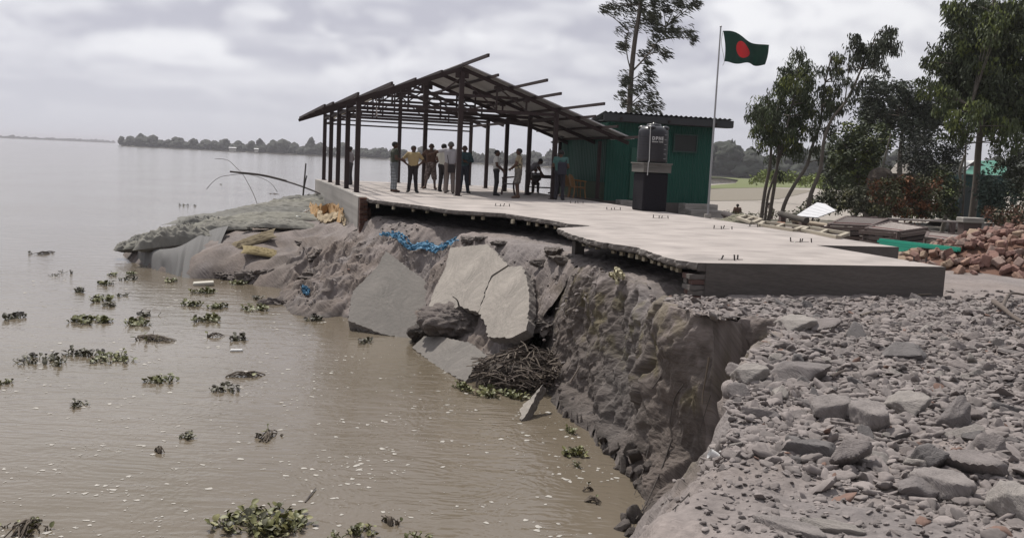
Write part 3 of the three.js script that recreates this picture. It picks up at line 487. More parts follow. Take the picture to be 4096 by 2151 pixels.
// ================================================================ THE WATER TANK ON ITS STAND
{
  const base = at(1632, 529, SLAB_Y); const sy = 1.42;
  const st = thing('tank_stand', 'dark skirted stand with a pale concrete slab carrying the water tank', 'tank stand', base, TURN);
  const dark = dull(0.014, 0.013, 0.017, 0.85, { bumpMap: concreteBump, bumpScale: 0.01 });
  part('masonry_skirt', new RoundedBoxGeometry(0.8, sy - 0.262, 0.8, 3, 0.05).translate(0, (sy - 0.262) / 2, 0), dark, st);
  part('top_slab', box(0.9, 0.25, 0.9, 0, sy - 0.131, 0), std(0.2, 0.19, 0.18, 0.95, { map: concreteMap }), st); part('slab_lip', box(0.96, 0.035, 0.96, 0, sy + 0.014, 0), std(0.24, 0.225, 0.215, 0.95, { map: concreteMap }), st);
  const k = 0.455, prof = [[0.02, 0.04], [k * 0.93, 0.04], [k, 0.07]];
  for (let i = 0; i < 9; i++) { const y = 0.14 + i * 0.083; prof.push([k, y], [k * 1.012, y + 0.018], [k * 1.012, y + 0.03], [k, y + 0.048]); }
  prof.push([k, 0.90], [k * 0.975, 0.99], [k * 0.88, 1.07], [k * 0.68, 1.12], [k * 0.5, 1.135], [k * 0.48, 1.175], [k * 0.44, 1.2], [k * 0.12, 1.215], [k * 0.1, 1.245], [0.0, 1.25]);
  const t = thing('water_tank', 'black ribbed plastic water tank with white lettering', 'water tank', base.clone().setY(SLAB_Y + sy), TURN);
  part('body', new THREE.LatheGeometry(prof.map(([x, y]) => new THREE.Vector2(x, y)), 48), M.tank, t);
  const shoulders = []; for (let a = 0; a < 4; a++) { const q = a * Math.PI / 2 + 0.6; shoulders.push(new THREE.SphereGeometry(0.13, 14, 10).scale(1.0, 0.55, 1.0).translate(Math.cos(q) * 0.34, 1.08, Math.sin(q) * 0.34)); } part('lifting_lugs', merge(shoulders), M.tank, t);
  const font = await new FontLoader().loadAsync('fonts/droid/droid_sans_bold.typeface.json');
  const wrap = (text, size, y) => { const g = new TextGeometry(text, { font, size, depth: 0.006, curveSegments: 4 }); g.computeBoundingBox(); const w = g.boundingBox.max.x, p = g.attributes.position, R = k * 1.013; for (let i = 0; i < p.count; i++) { const a = (p.getX(i) - w / 2) / R + 0.0, r = R + 0.004 + p.getZ(i); p.setXYZ(i, Math.sin(a) * r, y + p.getY(i), Math.cos(a) * r); } g.computeVertexNormals(); return g; };
  const ink = std(0.5, 0.5, 0.5, 0.8);
  const yaw = Math.atan2(-base.x, -base.z) - TURN + 0.12 + 0; const letters = part('lettering', wrap('DPHE', 0.105, 0.71), ink, t); letters.rotation.y = Math.atan2(-base.x, 28.8) - TURN + 0.32; void yaw;
  const small = part('small_lettering', wrap('Water Tank', 0.046, 0.64), ink, t); small.rotation.y = letters.rotation.y;
  const marks = []; for (let i = 0; i < 6; i++) marks.push(sheet((s, q) => { const a = lerp(0.5, 0.76, s) + letters.rotation.y, r = k * 1.016; return V3(Math.sin(a) * r, 0.16 + i * 0.142 + q * 0.008, Math.cos(a) * r); }, 6, 1)); part('level_marks', merge(marks), ink, t);
  const pipe = thing('inlet_pipe', 'thin white plastic pipe running down beside the black tank', 'pipe', base.clone().setY(SLAB_Y + sy + 0.037), TURN);
  const c = [V3(-0.3, 1.06, 0.42), V3(-0.3, 0.03, 0.48), V3(-0.34, 0.02, 0.52), V3(-0.35, -0.38, 0.52)];
  const pm = std(0.42, 0.42, 0.42, 0.5); part('riser', rod(c[0], c[1], 0.014), pm, pipe); part('elbow', rod(c[1], c[2], 0.02), pm, pipe); part('drop', rod(c[2], c[3], 0.014), pm, pipe); part('top_elbow', rod(V3(-0.3, 1.06, 0.42), V3(-0.24, 1.07, 0.33), 0.02), pm, pipe);
}

// ================================================================ FLAGPOLE AND FLAG
{
  const base = at(1780, 546, SLAB_Y - 0.35), top = deep(1813.5, 68, -base.z), H = top.y - base.y;
  const o = thing('flagpole', 'tall thin grey metal flagpole beside the shed', 'flagpole', base);
  part('pole', new THREE.CylinderGeometry(0.026, 0.042, H, 12).translate(0, H / 2, 0), M.pole, o); part('finial', new THREE.SphereGeometry(0.04, 10, 8).translate(0, H + 0.02, 0), M.pole, o); part('footing', new THREE.CylinderGeometry(0.12, 0.14, 0.2, 12).translate(0, 0.02, 0), M.plaster, o);
  const D = -base.z, P = (u, v) => deep(u, v, D), tl = P(1819, 77), tr = P(1927, 116), br = P(1919, 165), bl = P(1822, 156);
  const fold = (s, t) => { const a = tl.clone().lerp(tr, s), b = bl.clone().lerp(br, s), p = a.lerp(b, t); p.z += s * (0.24 * Math.sin(s * 8.5 - t * 2.2) + 0.05 * Math.sin(s * 17 + t * 4)) + 0.25 * s; p.y += 0.05 * Math.sin(s * 6.3) * (1 - t) * 1.6 + 0.03 * Math.sin(s * 12 + 1) * t; p.x += 0.04 * Math.sin(t * 3.1) * (1 - s) * 1.3; return p; };
  const f = thing('national_flag', 'dark green flag with a red disc flying from the pole', 'flag', [tl.x, tl.y, tl.z]);
  const at2 = (g) => g.translate(-tl.x, -tl.y, -tl.z);
  const tex = (() => { const n = 512, c = document.createElement('canvas'); c.width = n; c.height = 308; const x = c.getContext('2d'); x.fillStyle = '#12332a'; x.fillRect(0, 0, n, 308); x.fillStyle = '#b8282c'; x.beginPath(); x.arc(n * 0.44, 154, 92, 0, 7); x.fill(); const t = new THREE.CanvasTexture(c); t.colorSpace = THREE.SRGBColorSpace; return t; })();
  const g = sheet(fold, 48, 28); const uv = g.attributes.uv; for (let i = 0; i < uv.count; i++) uv.setY(i, 1 - uv.getY(i));
  part('cloth', at2(g), new THREE.MeshPhysicalMaterial({ map: tex, roughness: 0.9, side: THREE.DoubleSide, transmission: 0.25, thickness: 0 }), f);
  part('rope', at2(taper([tl.clone(), tl.clone().add(V3(-0.03, -0.4, 0)), bl.clone(), bl.clone().add(V3(-0.05, -0.12, 0))], 0.008, 0.008, 5)), std(0.3, 0.3, 0.28), f);
}

// ================================================================ STONES, SLABS AND BAGS ON THE BANK
function rockGeo(seed, detail, flat = 0.6, cuts = 11, planes, rough = 0.10) {        // a lump cut by random planes, chipped and pitted
  const r = rngOf(seed), P = planes ? planes.slice() : [];
  for (let i = 0; i < cuts; i++) { const y = r() * 2 - 1, a = r() * 6.283, s = Math.sqrt(1 - y * y); P.push([s * Math.cos(a), y, s * Math.sin(a), 0.5 + 0.42 * r()]); }
  if (!planes) { P.push([0.1 * (r() - 0.5), 1, 0.1 * (r() - 0.5), flat], [0.15 * (r() - 0.5), -1, 0.1, flat]); }
  const g = mergeVertices(new THREE.IcosahedronGeometry(1, detail).deleteAttribute('uv').deleteAttribute('normal'), 1e-4), p = g.attributes.position, uv = [];
  for (let i = 0; i < p.count; i++) {
    const d = V3(p.getX(i), p.getY(i), p.getZ(i)).normalize(); let q = 1.25;
    for (const [a, b, c, e] of P) { const k = a * d.x + b * d.y + c * d.z; if (k > 0.02) q = Math.min(q, e / k); }
    q *= 1 + rough * fbm3(d.x * 2.3 + seed, d.y * 2.3, d.z * 2.3, 5); p.setXYZ(i, d.x * q, d.y * q, d.z * q); uv.push(d.x * q + d.y * 0.7, d.z * q + d.y * 0.5);
  }
  g.setAttribute('uv', new THREE.Float32BufferAttribute(uv, 2)); g.computeVertexNormals(); return toCreasedNormals(g, 1.3);
}
const stoneMats = [[0.30, 0.265, 0.255], [0.335, 0.30, 0.287], [0.255, 0.228, 0.222], [0.39, 0.355, 0.33], [0.28, 0.242, 0.23], [0.21, 0.193, 0.19]].map(c => std(...c, 1, { map: grainMap, bumpMap: soilBump, bumpScale: 0.012 }));
const stoneGeo = Array.from({ length: 12 }, (_, i) => rockGeo(100 + i, 8, 0.32 + 0.3 * (i % 4) / 3));
const smallGeo = Array.from({ length: 5 }, (_, i) => rockGeo(300 + i, 2, 0.45));
function stone(name, label, u, v, w, h, dpt, turn, tilt, k, group, mat) {
  const p = hit(u, v), m = solo(name, stoneGeo[k % 12], mat || stoneMats[k % 6], label, 'stone', group);
  m.position.set(p.x, p.y + h * 0.28, p.z); m.scale.set(w / 2, h / 2 * 1.6, dpt / 2); m.rotation.set(tilt, turn, tilt * 0.6); return m;
}
// the stones one can point to
[['large pale flat stone at the edge of the gully', 1885, 962, 0.42, 0.17, 0.24, 0.25, 0.12, 3], ['dark long block low in the rubble by the sandy path', 2040, 1148, 0.40, 0.17, 0.16, -0.1, 0.0, 5], ['big pale boulder cut by the right bottom corner of the picture', 2562, 1305, 0.3, 0.2, 0.28, 0.4, 0.1, 3],
  ['rounded grey lump above the dark hole in the rubble', 2090, 1045, 0.30, 0.22, 0.22, 0.8, 0.2, 1], ['upright egg-shaped grey stone in front of the dark hole', 2132, 1165, 0.24, 0.27, 0.16, 0.3, 0.5, 0], ['greenish dark wedge stone right of the dark hole', 2330, 1180, 0.24, 0.22, 0.2, 1.2, 0.4, 5], ['wide pale block right of the dark hole', 2195, 1065, 0.34, 0.22, 0.24, -0.5, 0.3, 1],
  ['broad flat slab stone leaning at the right of the big lumps', 2290, 1035, 0.42, 0.14, 0.3, 0.4, 0.15, 3], ['grey heart-shaped stone at mid right of the rubble', 2395, 1075, 0.3, 0.25, 0.2, 1.0, 0.4, 2], ['long lump below the wedge stone near the sandy path', 2440, 1180, 0.36, 0.2, 0.24, -0.5, 0.2, 0], ['rounded lump alone on the sand at lower right', 2385, 1240, 0.36, 0.18, 0.24, -0.3, 0.1, 1],
  ['dark tilted plate in the middle of the rubble field', 2265, 895, 0.5, 0.14, 0.32, 0.3, 0.3, 5], ['dark lump with a pale top left of the rubble field', 2010, 950, 0.5, 0.2, 0.3, -0.3, 0.1, 2], ['pale flat plate high in the rubble below the floor', 2000, 828, 0.6, 0.16, 0.4, 0.1, 0.1, 3], ['rough block beside the pale plate below the floor', 2066, 830, 0.4, 0.22, 0.3, 0.6, 0.2, 0],
  ['pale plank-like stone pointing down at the bottom edge', 2080, 1335, 0.45, 0.06, 0.1, -0.5, 0.1, 3], ['second splinter of stone beside it at the bottom edge', 2010, 1340, 0.4, 0.07, 0.12, -0.55, 0.1, 1]
].forEach(([label, u, v, w, h, d, turn, tilt, k]) => stone('rubble_stone', label, u, v, w, h, d, turn, tilt, k));
// dark hollow in the rubble gets its real neighbours from the scatter below
{
  const r = rngOf(404), NB = 300; let made = 0, guard = 0;
  const inRubble = (x, z) => { const [, t, cl] = land(x, z); if (cl > 0.2 && t < 1) return 0; const [bu, bv] = toUV(x, z); if (bu > -0.25 && bv > -0.3 && bv < 4.5) return 0; if (t < 0.9 || x < 1.3 || x > 12) return 0; if (bu > -0.2 && bv >= 4.5) return 0.25; const sandy = sstep(-0.2, 0.25, z + 5.75 - 0.8 * (x - 1.5) + 0.35 * n2(x * 1.5, z * 1.5)) * sstep(3.6, 2.6, x); const edge = sstep(12.5, 9, x); return (1 - 0.92 * sandy) * edge; };
  const label = 'grey broken lump of hardened silt and concrete among the rubble on the bank';
  while (made < NB && guard++ < 20000) {
    const z = -4.0 - Math.pow(r(), 0.8) * 11.6, x = 1.4 + r() * (Math.min(-z * 0.56 + 0.4, 9.0) - 1.4);
    if (r() > inRubble(x, z)) continue;
    const s = lerp(0.04, 0.115, Math.pow(r(), 2.2)), m = solo('rubble_stone', stoneGeo[Math.floor(r() * 12)], stoneMats[Math.floor(r() * 6)], label, 'stone', 'loose stones of the rubble bank');
    m.position.set(x, landY(x, z) + s * 0.1, z); m.scale.set(s * (0.8 + 0.9 * r()), s * (0.55 + 0.6 * r()), s * (0.6 + 0.6 * r())); m.rotation.set((r() - 0.5) * 1.1, r() * 6.3, (r() - 0.5) * 1.1); made++;
  }
  const scatter = (name, label2, count, s0, s1, pow, gs, where) => gs.forEach((g, k) => {
    const m = new THREE.InstancedMesh(g, std(1, 1, 1, 1, { map: grainMap }), count), mtx = new THREE.Matrix4(), q = new THREE.Quaternion(), c = new THREE.Color(); let i = 0, n = 0;
    while (i < count && n++ < count * 60) { const w = where(r); if (!w) continue; const [x, z] = w, s = lerp(s0, s1, Math.pow(r(), pow)); q.setFromEuler(new THREE.Euler((r() - 0.5) * 1.3, r() * 6.3, (r() - 0.5) * 1.3)); mtx.compose(V3(x, landY(x, z) + s * 0.15, z), q, V3(s * (0.8 + 0.9 * r()), s * (0.5 + 0.6 * r()), s * (0.7 + 0.5 * r()))); m.setMatrixAt(i, mtx); const b = 0.21 + 0.17 * r(), red = r() < 0.012 ? 1 : 0; m.setColorAt(i, red ? c.setRGB(b * 0.95, b * 0.6, b * 0.48) : c.setRGB(b * 1.02, b * 0.895, b * 0.855)); i++; }
    m.count = i; m.name = numbered(name); tag(m, label2, 'gravel', null, 'stuff'); m.castShadow = m.receiveShadow = true; scene.add(m);
  });
  scatter('rubble_gravel', 'countless small chips of silt and stone covering the rubble bank', 1400, 0.018, 0.06, 1.6, smallGeo, r => { const z = -3.8 - Math.pow(r(), 0.85) * 12, x = 1.3 + r() * (Math.min(-z * 0.58 + 0.6, 9.5) - 1.3); return r() < inRubble(x, z) ? [x, z] : null; });
  scatter('rubble_grit', 'fine crumbs of soil between the rubble stones', 4200, 0.006, 0.022, 1.6, smallGeo.slice(0, 3), r => { const z = -3.8 - Math.pow(r(), 1.2) * 10, x = 1.0 + r() * (Math.min(-z * 0.58 + 0.6, 8) - 1.0); const [h, t, cl] = land(x, z); return (t > 0.995 || cl < 0.2 && t > 0.6) && h > 0.5 && r() < 0.35 + inRubble(x, z) ? [x, z] : null; });
  scatter('slope_crumbs', 'soil crumbs lying on the collapsed silt slope under the floor', 450, 0.012, 0.045, 2, smallGeo.slice(0, 2), r => { const z = -16 - r() * 13, x = -6 + r() * 8; const [h, t] = land(x, z); return h > WL + 0.15 && t < 1 && n2(x * 0.8, z * 0.8) > -0.15 ? [x, z] : null; });
}
// clods at the foot of the cliff
{
  const r = rngOf(61), mud = [std(0.15, 0.127, 0.115, 1, { map: grainMap, bumpMap: soilBump, bumpScale: 0.03 }), std(0.21, 0.18, 0.165, 1, { map: grainMap, bumpMap: soilBump, bumpScale: 0.03 })];
  for (const [u, v, s] of [[1420, 1048, 0.1], [1445, 1056, 0.09], [1518, 1112, 0.13], [1548, 1130, 0.2], [1585, 1135, 0.17], [1530, 1140, 0.14], [1570, 1165, 0.16], [1600, 1150, 0.2], [1612, 1185, 0.15], [1590, 1195, 0.12], [1555, 1178, 0.1], [1625, 1210, 0.11], [1605, 1222, 0.1], [1630, 1172, 0.13], [1575, 1310, 0.14], [1600, 1300, 0.16], [1560, 1330, 0.13], [1590, 1345, 0.16]]) {
    const p = hit(u, v), m = solo('mud_clod', stoneGeo[Math.floor(r() * 12)], mud[r() < 0.5 ? 0 : 1], 'dark wet clod of mud at the water\'s edge below the cliff', 'clod', 'clods at the foot of the cliff');
    m.position.set(p.x, p.y + s * 0.1, p.z); m.scale.set(s * (0.6 + 0.3 * r()), s * (0.5 + 0.3 * r()), s * 0.6); m.rotation.set(r() * 2, r() * 6, r() * 2);
  }
  for (const [u, v, s, l] of [[705, 765, 0.55, 'layered dark soil block at the water in front of the silt slope'], [800, 640, 0.7, 'dark undercut soil block below the orange sacks'], [750, 610, 0.5, 'crumbling soil ledge just right of the ochre sack'], [640, 690, 0.6, 'dark wet soil block at the water beside the draped sheet'], [790, 690, 0.5, 'long dark soil scarp above the silt slope'], [560, 690, 0.5, 'dark soil lump under the right end of the draped sheet'], [1372, 812, 0.42, 'tall soil lump in the corner between the pale slab and the cliff']]) {
    const p = hit(u, v), m = solo('soil_block', rockGeo(500 + u, 14, 0.5, 9, null, 0.55), mud[1], l, 'soil block'); m.position.set(p.x, p.y - 0.08, p.z - 0.3); m.scale.set(s * 1.2, s * 0.6, s * 0.9); m.rotation.set(0.1, r() * 3, -0.12);
  }
  for (const [u, v, s, l] of [[1390, 640, 0.3, 'soil clump on the slope beside the concrete column'], [1205, 604, 0.2, 'small dark clod lying high on the silt slope'], [1180, 606, 0.24, 'larger dark clod high on the silt slope'], [1260, 614, 0.18, 'loose clod on the silt slope above the pale slab'], [1275, 563, 0.26, 'square brick lump lying in the hollow under the floor'], [1365, 665, 0.25, 'crumbled clod right of the cracked pale slab'], [1420, 660, 0.3, 'dark overhanging clod at the top of the cliff']]) {
    const p = hit(u, v), m = solo('soil_clod', rockGeo(700 + u, 9, 0.5, 9, null, 0.4), mud[1], l, 'clod'); m.position.set(p.x, p.y + s * 0.15, p.z); m.scale.set(s, s * 0.6, s * 0.8); m.rotation.y = u;
  }
}

// ---------------------------------------------------------------- concrete slabs that broke off and slid down
function fallenSlab(name, label, pts, plane, th, mat) {                // pts: pixels of the outer face; plane: three [u, v, depth]
  const [a, b, c] = plane.map(q => deep(...q)), n = b.clone().sub(a).cross(c.clone().sub(a)).normalize(); if (n.z < 0) n.negate();
  const face = pts.map(([u, v]) => { const d = rayOf(u, v); return camera.position.clone().addScaledVector(d, a.clone().sub(camera.position).dot(n) / d.dot(n)); });
  const o0 = face.reduce((s, p) => s.add(p), V3(0, 0, 0)).multiplyScalar(1 / face.length), ex = V3(0, 1, 0).cross(n).normalize(), ey = n.clone().cross(ex);
  const rough = []; const r = rngOf(pts.length * 7 + Math.floor(pts[0][0]));
  face.forEach((p, i) => { const q = face[(i + 1) % face.length], L = p.distanceTo(q), k = Math.max(1, Math.round(L / 0.06)); for (let j = 0; j < k; j++) { const m = p.clone().lerp(q, j / k).sub(o0); const s = j ? 0.022 * fbm2(i * 5 + j * 0.35, 3, 3) * 2 + 0.01 * (r() - 0.5) : 0; rough.push([m.dot(ex) + s, m.dot(ey) + s]); } });
  const o = thing(name, label, 'concrete slab', o0), basis = new THREE.Matrix4().makeBasis(ex, ey, n);
  const shape = new THREE.Shape(rough.map(([x, y]) => new THREE.Vector2(x, y)));
  part('upper_face', new THREE.ShapeGeometry(shape).applyMatrix4(basis), mat, o);
  part('under_face', new THREE.ShapeGeometry(shape).translate(0, 0, -th).applyMatrix4(basis), M.broken, o);
  const pos = [], idx = [], uv = [], rows = 3; rough.forEach(([x, y], i) => { const q = Math.hypot(x, y) || 1; for (let k = 0; k <= rows; k++) { const j = k ? 0.03 * fbm3(x * 8, y * 8, k, 3) : 0; pos.push(x * (1 + j / q * 1.2), y * (1 + j / q * 1.2), -th * k / rows); uv.push(i * 0.06, k * th / rows); } void i; });
  const N = rough.length; for (let i = 0; i < N; i++) { const j = (i + 1) % N; for (let k = 0; k < rows; k++) { const A = i * (rows + 1) + k, C = j * (rows + 1) + k; idx.push(A, A + 1, C, C, A + 1, C + 1); } }
  part('broken_edge', geo(pos, idx, uv).applyMatrix4(basis), M.broken, o); return { o, n, o0 };
}
const zA = (x, y) => [(x / 1.573 + 1200) * 0.62891, (y / 1.573 + 840) * 0.62891];    // detail view of the collapsed bay
fallenSlab('fallen_slab', 'dark grey concrete slab standing tilted in the water below the blue rag', [[540, 255], [850, 490], [705, 820], [500, 770], [302, 692], [330, 510], [490, 350]].map(p => zA(...p)), [[...zA(540, 255), 24.2], [...zA(705, 780), 21.6], [...zA(300, 690), 22.1]], 0.3, M.fallenDark);
fallenSlab('fallen_slab', 'largest pale concrete slab sliding down the silt slope, left of its crack', [[945, 235], [1180, 212], [1300, 330], [1305, 345], [1205, 408], [1185, 450], [1120, 640], [1000, 600], [930, 650], [870, 680], [780, 670], [850, 490], [910, 370]].map(p => zA(...p)), [[...zA(945, 235), 22.7], [...zA(780, 670), 21.1], [...zA(1430, 740), 17.75]], 0.17, M.fallen);
fallenSlab('fallen_slab', 'pale slab piece right of the crack, hanging over the dead stalks', [[1215, 415], [1312, 352], [1395, 350], [1412, 372], [1442, 520], [1440, 610], [1425, 752], [1330, 800], [1185, 795], [1160, 700], [1122, 645], [1190, 455]].map(p => zA(...p)), [[...zA(945, 235), 22.6], [...zA(780, 670), 20.95], [...zA(1430, 740), 17.6]], 0.2, M.fallen);
fallenSlab('fallen_slab', 'low grey slab dipping into the water below the soil mound', [[705, 862], [780, 790], [900, 795], [1075, 835], [1175, 912], [1110, 975], [1040, 1075], [870, 985]].map(p => zA(...p)), [[...zA(705, 862), 20.3], [...zA(1040, 1055), 17.45], [...zA(1075, 835), 18.8]], 0.16, M.fallenDark);
fallenSlab('fallen_slab', 'small pale triangular slab splinter standing in the water', [[1530, 1090], [1520, 1105], [1395, 1330], [1385, 1245]].map(p => zA(...p)), [[...zA(1530, 1090), 15.6], [...zA(1395, 1330), 14.85], [...zA(1385, 1245), 15.2]], 0.16, M.fallen);
{
  const p = deep(...zA(985, 715), 20.1), m = solo('soil_mound', rockGeo(41, 22, 0.8, 7, null, 0.24), std(0.2, 0.17, 0.157, 1, { map: grainMap, bumpMap: soilBump, bumpScale: 0.03 }), 'dark soil mound wedged between the fallen slabs', 'soil mound');
  m.position.set(p.x + 0.05, p.y + 0.0, p.z - 0.3); m.scale.set(0.74, 0.52, 0.5); m.rotation.set(0.1, 0.4, -0.3);
  const q = deep(...zA(820, 740), 20.9), m2 = solo('soil_mound', rockGeo(43, 14, 0.7, 8, null, 0.35), std(0.14, 0.12, 0.108, 1, { map: grainMap, bumpMap: soilBump, bumpScale: 0.06 }), 'smaller dark soil lump between the two tall fallen slabs at the water', 'soil mound'); m2.position.set(q.x, q.y - 0.05, q.z - 0.2); m2.scale.set(0.42, 0.3, 0.4); m2.rotation.z = 0.5;
  const tw = deep(...zA(1000, 600), 20.0), tt = deep(...zA(960, 540), 19.9); solo('dry_twig', taper([tw, tw.clone().lerp(tt, 0.5).add(V3(0.03, 0.02, 0)), tt], 0.02, 0.008, 6), M.root, 'short dark twig sticking up from the soil mound', 'twig');
}

// ---------------------------------------------------------------- blue torn net, orange sacks, ochre sack, sand bags, draped sheet
function rag(name, label, pts, width, mat, seed, cat = 'rag', lift = 0.06) {
  const P = pts.map(([u, v]) => hit(u, v).add(V3(0, lift, 0.05))), c = new THREE.CatmullRomCurve3(P), o = thing(name, label, cat, P[0]);
  for (let k = 0; k < 4; k++) { const off = V3(0.16 * n2(k, seed), 0.06 * k * 0.5, 0.16 * n2(k + 7, seed)), a = 0.12 * k * 0.5, b = 1 - 0.13 * ((k * 7) % 4) * 0.5;
    part('torn_strip', sheet((s, t) => { const q = c.getPointAt(lerp(a, b, s)), w = width * (0.25 + 0.75 * Math.abs(n2(s * 7 + k * 3, seed))) * (t - 0.5); return V3(q.x + off.x + 0.05 * n2(s * 20, k), q.y + off.y + w * 0.75 + 0.05 * n2(s * 13 + k, t * 2 + seed), q.z + off.z - w * 0.6 + 0.05 * n2(s * 17, t + k)).sub(P[0]); }, 60, 5), mat, o); }
  return o;
}
rag('blue_net', 'torn bright blue netting lying across the hollow in the silt slope', [[955, 596], [985, 600], [1010, 612], [1035, 634], [1065, 627], [1095, 640], [1120, 628], [1152, 612]], 0.14, M.blue, 3, 'netting', 0.1);
rag('blue_scrap', 'small blue plastic scrap low on the soil near the water', [[760, 730], [768, 738], [775, 742]], 0.1, M.blue, 8);
rag('orange_sacks', 'crumpled heap of orange and cream sacks against the plinth wall', [[785, 528], [805, 545], [830, 535], [855, 550], [870, 558]], 0.75, M.orange, 12, 'sacks', 0.14);
rag('orange_sacks', 'cream woven sacks in front of the orange heap', [[800, 545], [825, 560], [850, 553], [868, 566]], 0.5, std(0.45, 0.36, 0.24, 0.9), 19, 'sacks', 0.1);
rag('white_litter', 'scrap of white plastic left of the orange sacks', [[758, 540], [775, 536]], 0.12, M.white, 21, 'litter', 0.03);
rag('white_litter', 'thin strip of white plastic below the other scrap', [[735, 553], [758, 552]], 0.06, M.white, 24, 'litter', 0.03);
rag('pale_wrapper', 'yellowish plastic bag hanging from the soil under the floor', [[1540, 690], [1556, 700], [1560, 708]], 0.1, std(0.42, 0.38, 0.25, 0.7), 27, 'litter', 0.02);

const bagGeo = Array.from({ length: 6 }, (_, k) => {
  const g = sheet((s, t) => V3(0, 0, 0), 40, 24), p = g.attributes.position; let i = 0; const top = [];
  for (let j = 0; j <= 24; j++) for (let q = 0; q <= 40; q++) { const a = q / 40 * 2 - 1, b = j / 24 * 2 - 1; const puff = Math.pow(Math.max(0, (1 - Math.pow(Math.abs(a), 3.2)) * (1 - Math.pow(Math.abs(b), 2.4))), 0.55); const ear = 0.06 * Math.pow(Math.abs(a * b), 2); const wr = 0.07 * n2(a * 9 + k * 5, b * 3) * (1 - puff * 0.6) + 0.05 * n2(a * 3 + k, b * 4); const rid = 1 - Math.abs(n2(a * 1.1 + k * 3 + b * 1.2, b * 4 + k + a * 0.8)), rid2 = 1 - Math.abs(n2(a * 6 + k * 3, b * 9 + a * 3 + k)); p.setXYZ(i, a * (0.5 + ear), 0.24 * puff + (wr * 0.45 + 0.085 * rid * rid * rid - 0.05 + 0.007 * rid2 * rid2) * Math.sqrt(puff), b * (0.5 + ear)); top.push(i); i++; }
  const under = g.clone(), up = under.attributes.position; for (let q = 0; q < up.count; q++) { const a = Math.abs(up.getY(q)); up.setY(q, -Math.min(0.1, a * 0.4)); } under.setIndex(Array.from(under.index.array).reverse());
  const m = mergeGeometries([g, under]); m.computeVertexNormals(); return m;
});
const bagMats = [M.bag, std(0.235, 0.23, 0.21, 0.95, { map: grainMap, bumpMap: soilBump, bumpScale: 0.015 }), std(0.30, 0.29, 0.25, 0.95, { map: grainMap, bumpMap: soilBump, bumpScale: 0.015 })];
const zB = (x, y) => [(x / 2.416 + 450) * 0.62891, (y / 2.416 + 740) * 0.62891];      // detail view of the bag heap
[['lowest pointed sandbag at the outer tip of the heap', 215, 640, 1.3, 0.7, 0.9, 0.3, 0.0], ['sandbag behind the tip with its end lifted', 330, 590, 1.3, 0.75, 1.0, 0.3, 0.1], ['short sandbag lying over the tip one', 310, 620, 1.3, 0.6, 0.7, 0.35, 0.1], ['long bulging sandbag above the draped sheet', 610, 585, 2.5, 1.1, 1.7, 0.32, 0.2], ['pointed sandbag lying on top of the long one', 880, 465, 2.1, 1.0, 1.5, 0.15, 0.1],
  ['thin sandbag on the far rim of the heap', 440, 535, 1.8, 0.7, 0.7, 0.2, 0.25], ['far rim sandbag before the open river', 680, 475, 2.0, 0.8, 0.8, 0.2, 0.3], ['flat grey-green sheet of sandbag at the far edge with a dark open end', 1180, 345, 4.4, 2.2, 0.6, 0.12, 0.12], ['long sandbag in the middle of the heap', 1250, 395, 3.6, 1.2, 0.8, 0.16, 0.1], ['sandbag half buried in silt at the right of the heap', 1620, 420, 2.3, 1.0, 0.7, 0.1, 0.0],
  ['folded sandbag ridge nearest the plinth wall', 1880, 205, 3.6, 1.6, 1.2, 0.12, 0.15], ['second folded sandbag ridge from the plinth wall', 1800, 228, 4.0, 1.4, 1.0, 0.14, 0.15], ['third folded sandbag ridge from the plinth wall', 1660, 258, 4.2, 1.4, 0.9, 0.14, 0.12], ['smooth sandbag between the ridges and the middle of the heap', 1500, 300, 4.2, 1.6, 0.8, 0.1, 0.1], ['sandbag with a dark mouth beside the orange sacks', 1560, 345, 3.2, 1.2, 0.7, 0.12, 0.06], ['sandbag under the pointed one above the draped sheet', 1080, 440, 2.0, 1.0, 0.8, 0.1, 0.1]
].forEach(([label, x, y, w, d, h, turn, tilt], i) => { const p = hit(...zB(x, y)); const m = solo('sandbag', bagGeo[i % 6], bagMats[i % 3], label, 'sandbag', 'sandbags heaped on the bank'); m.scale.set(w, h * 1.35, d); m.rotation.set(0.05, turn, tilt * 0.6); m.position.set(p.x, p.y + 0.1, p.z); });
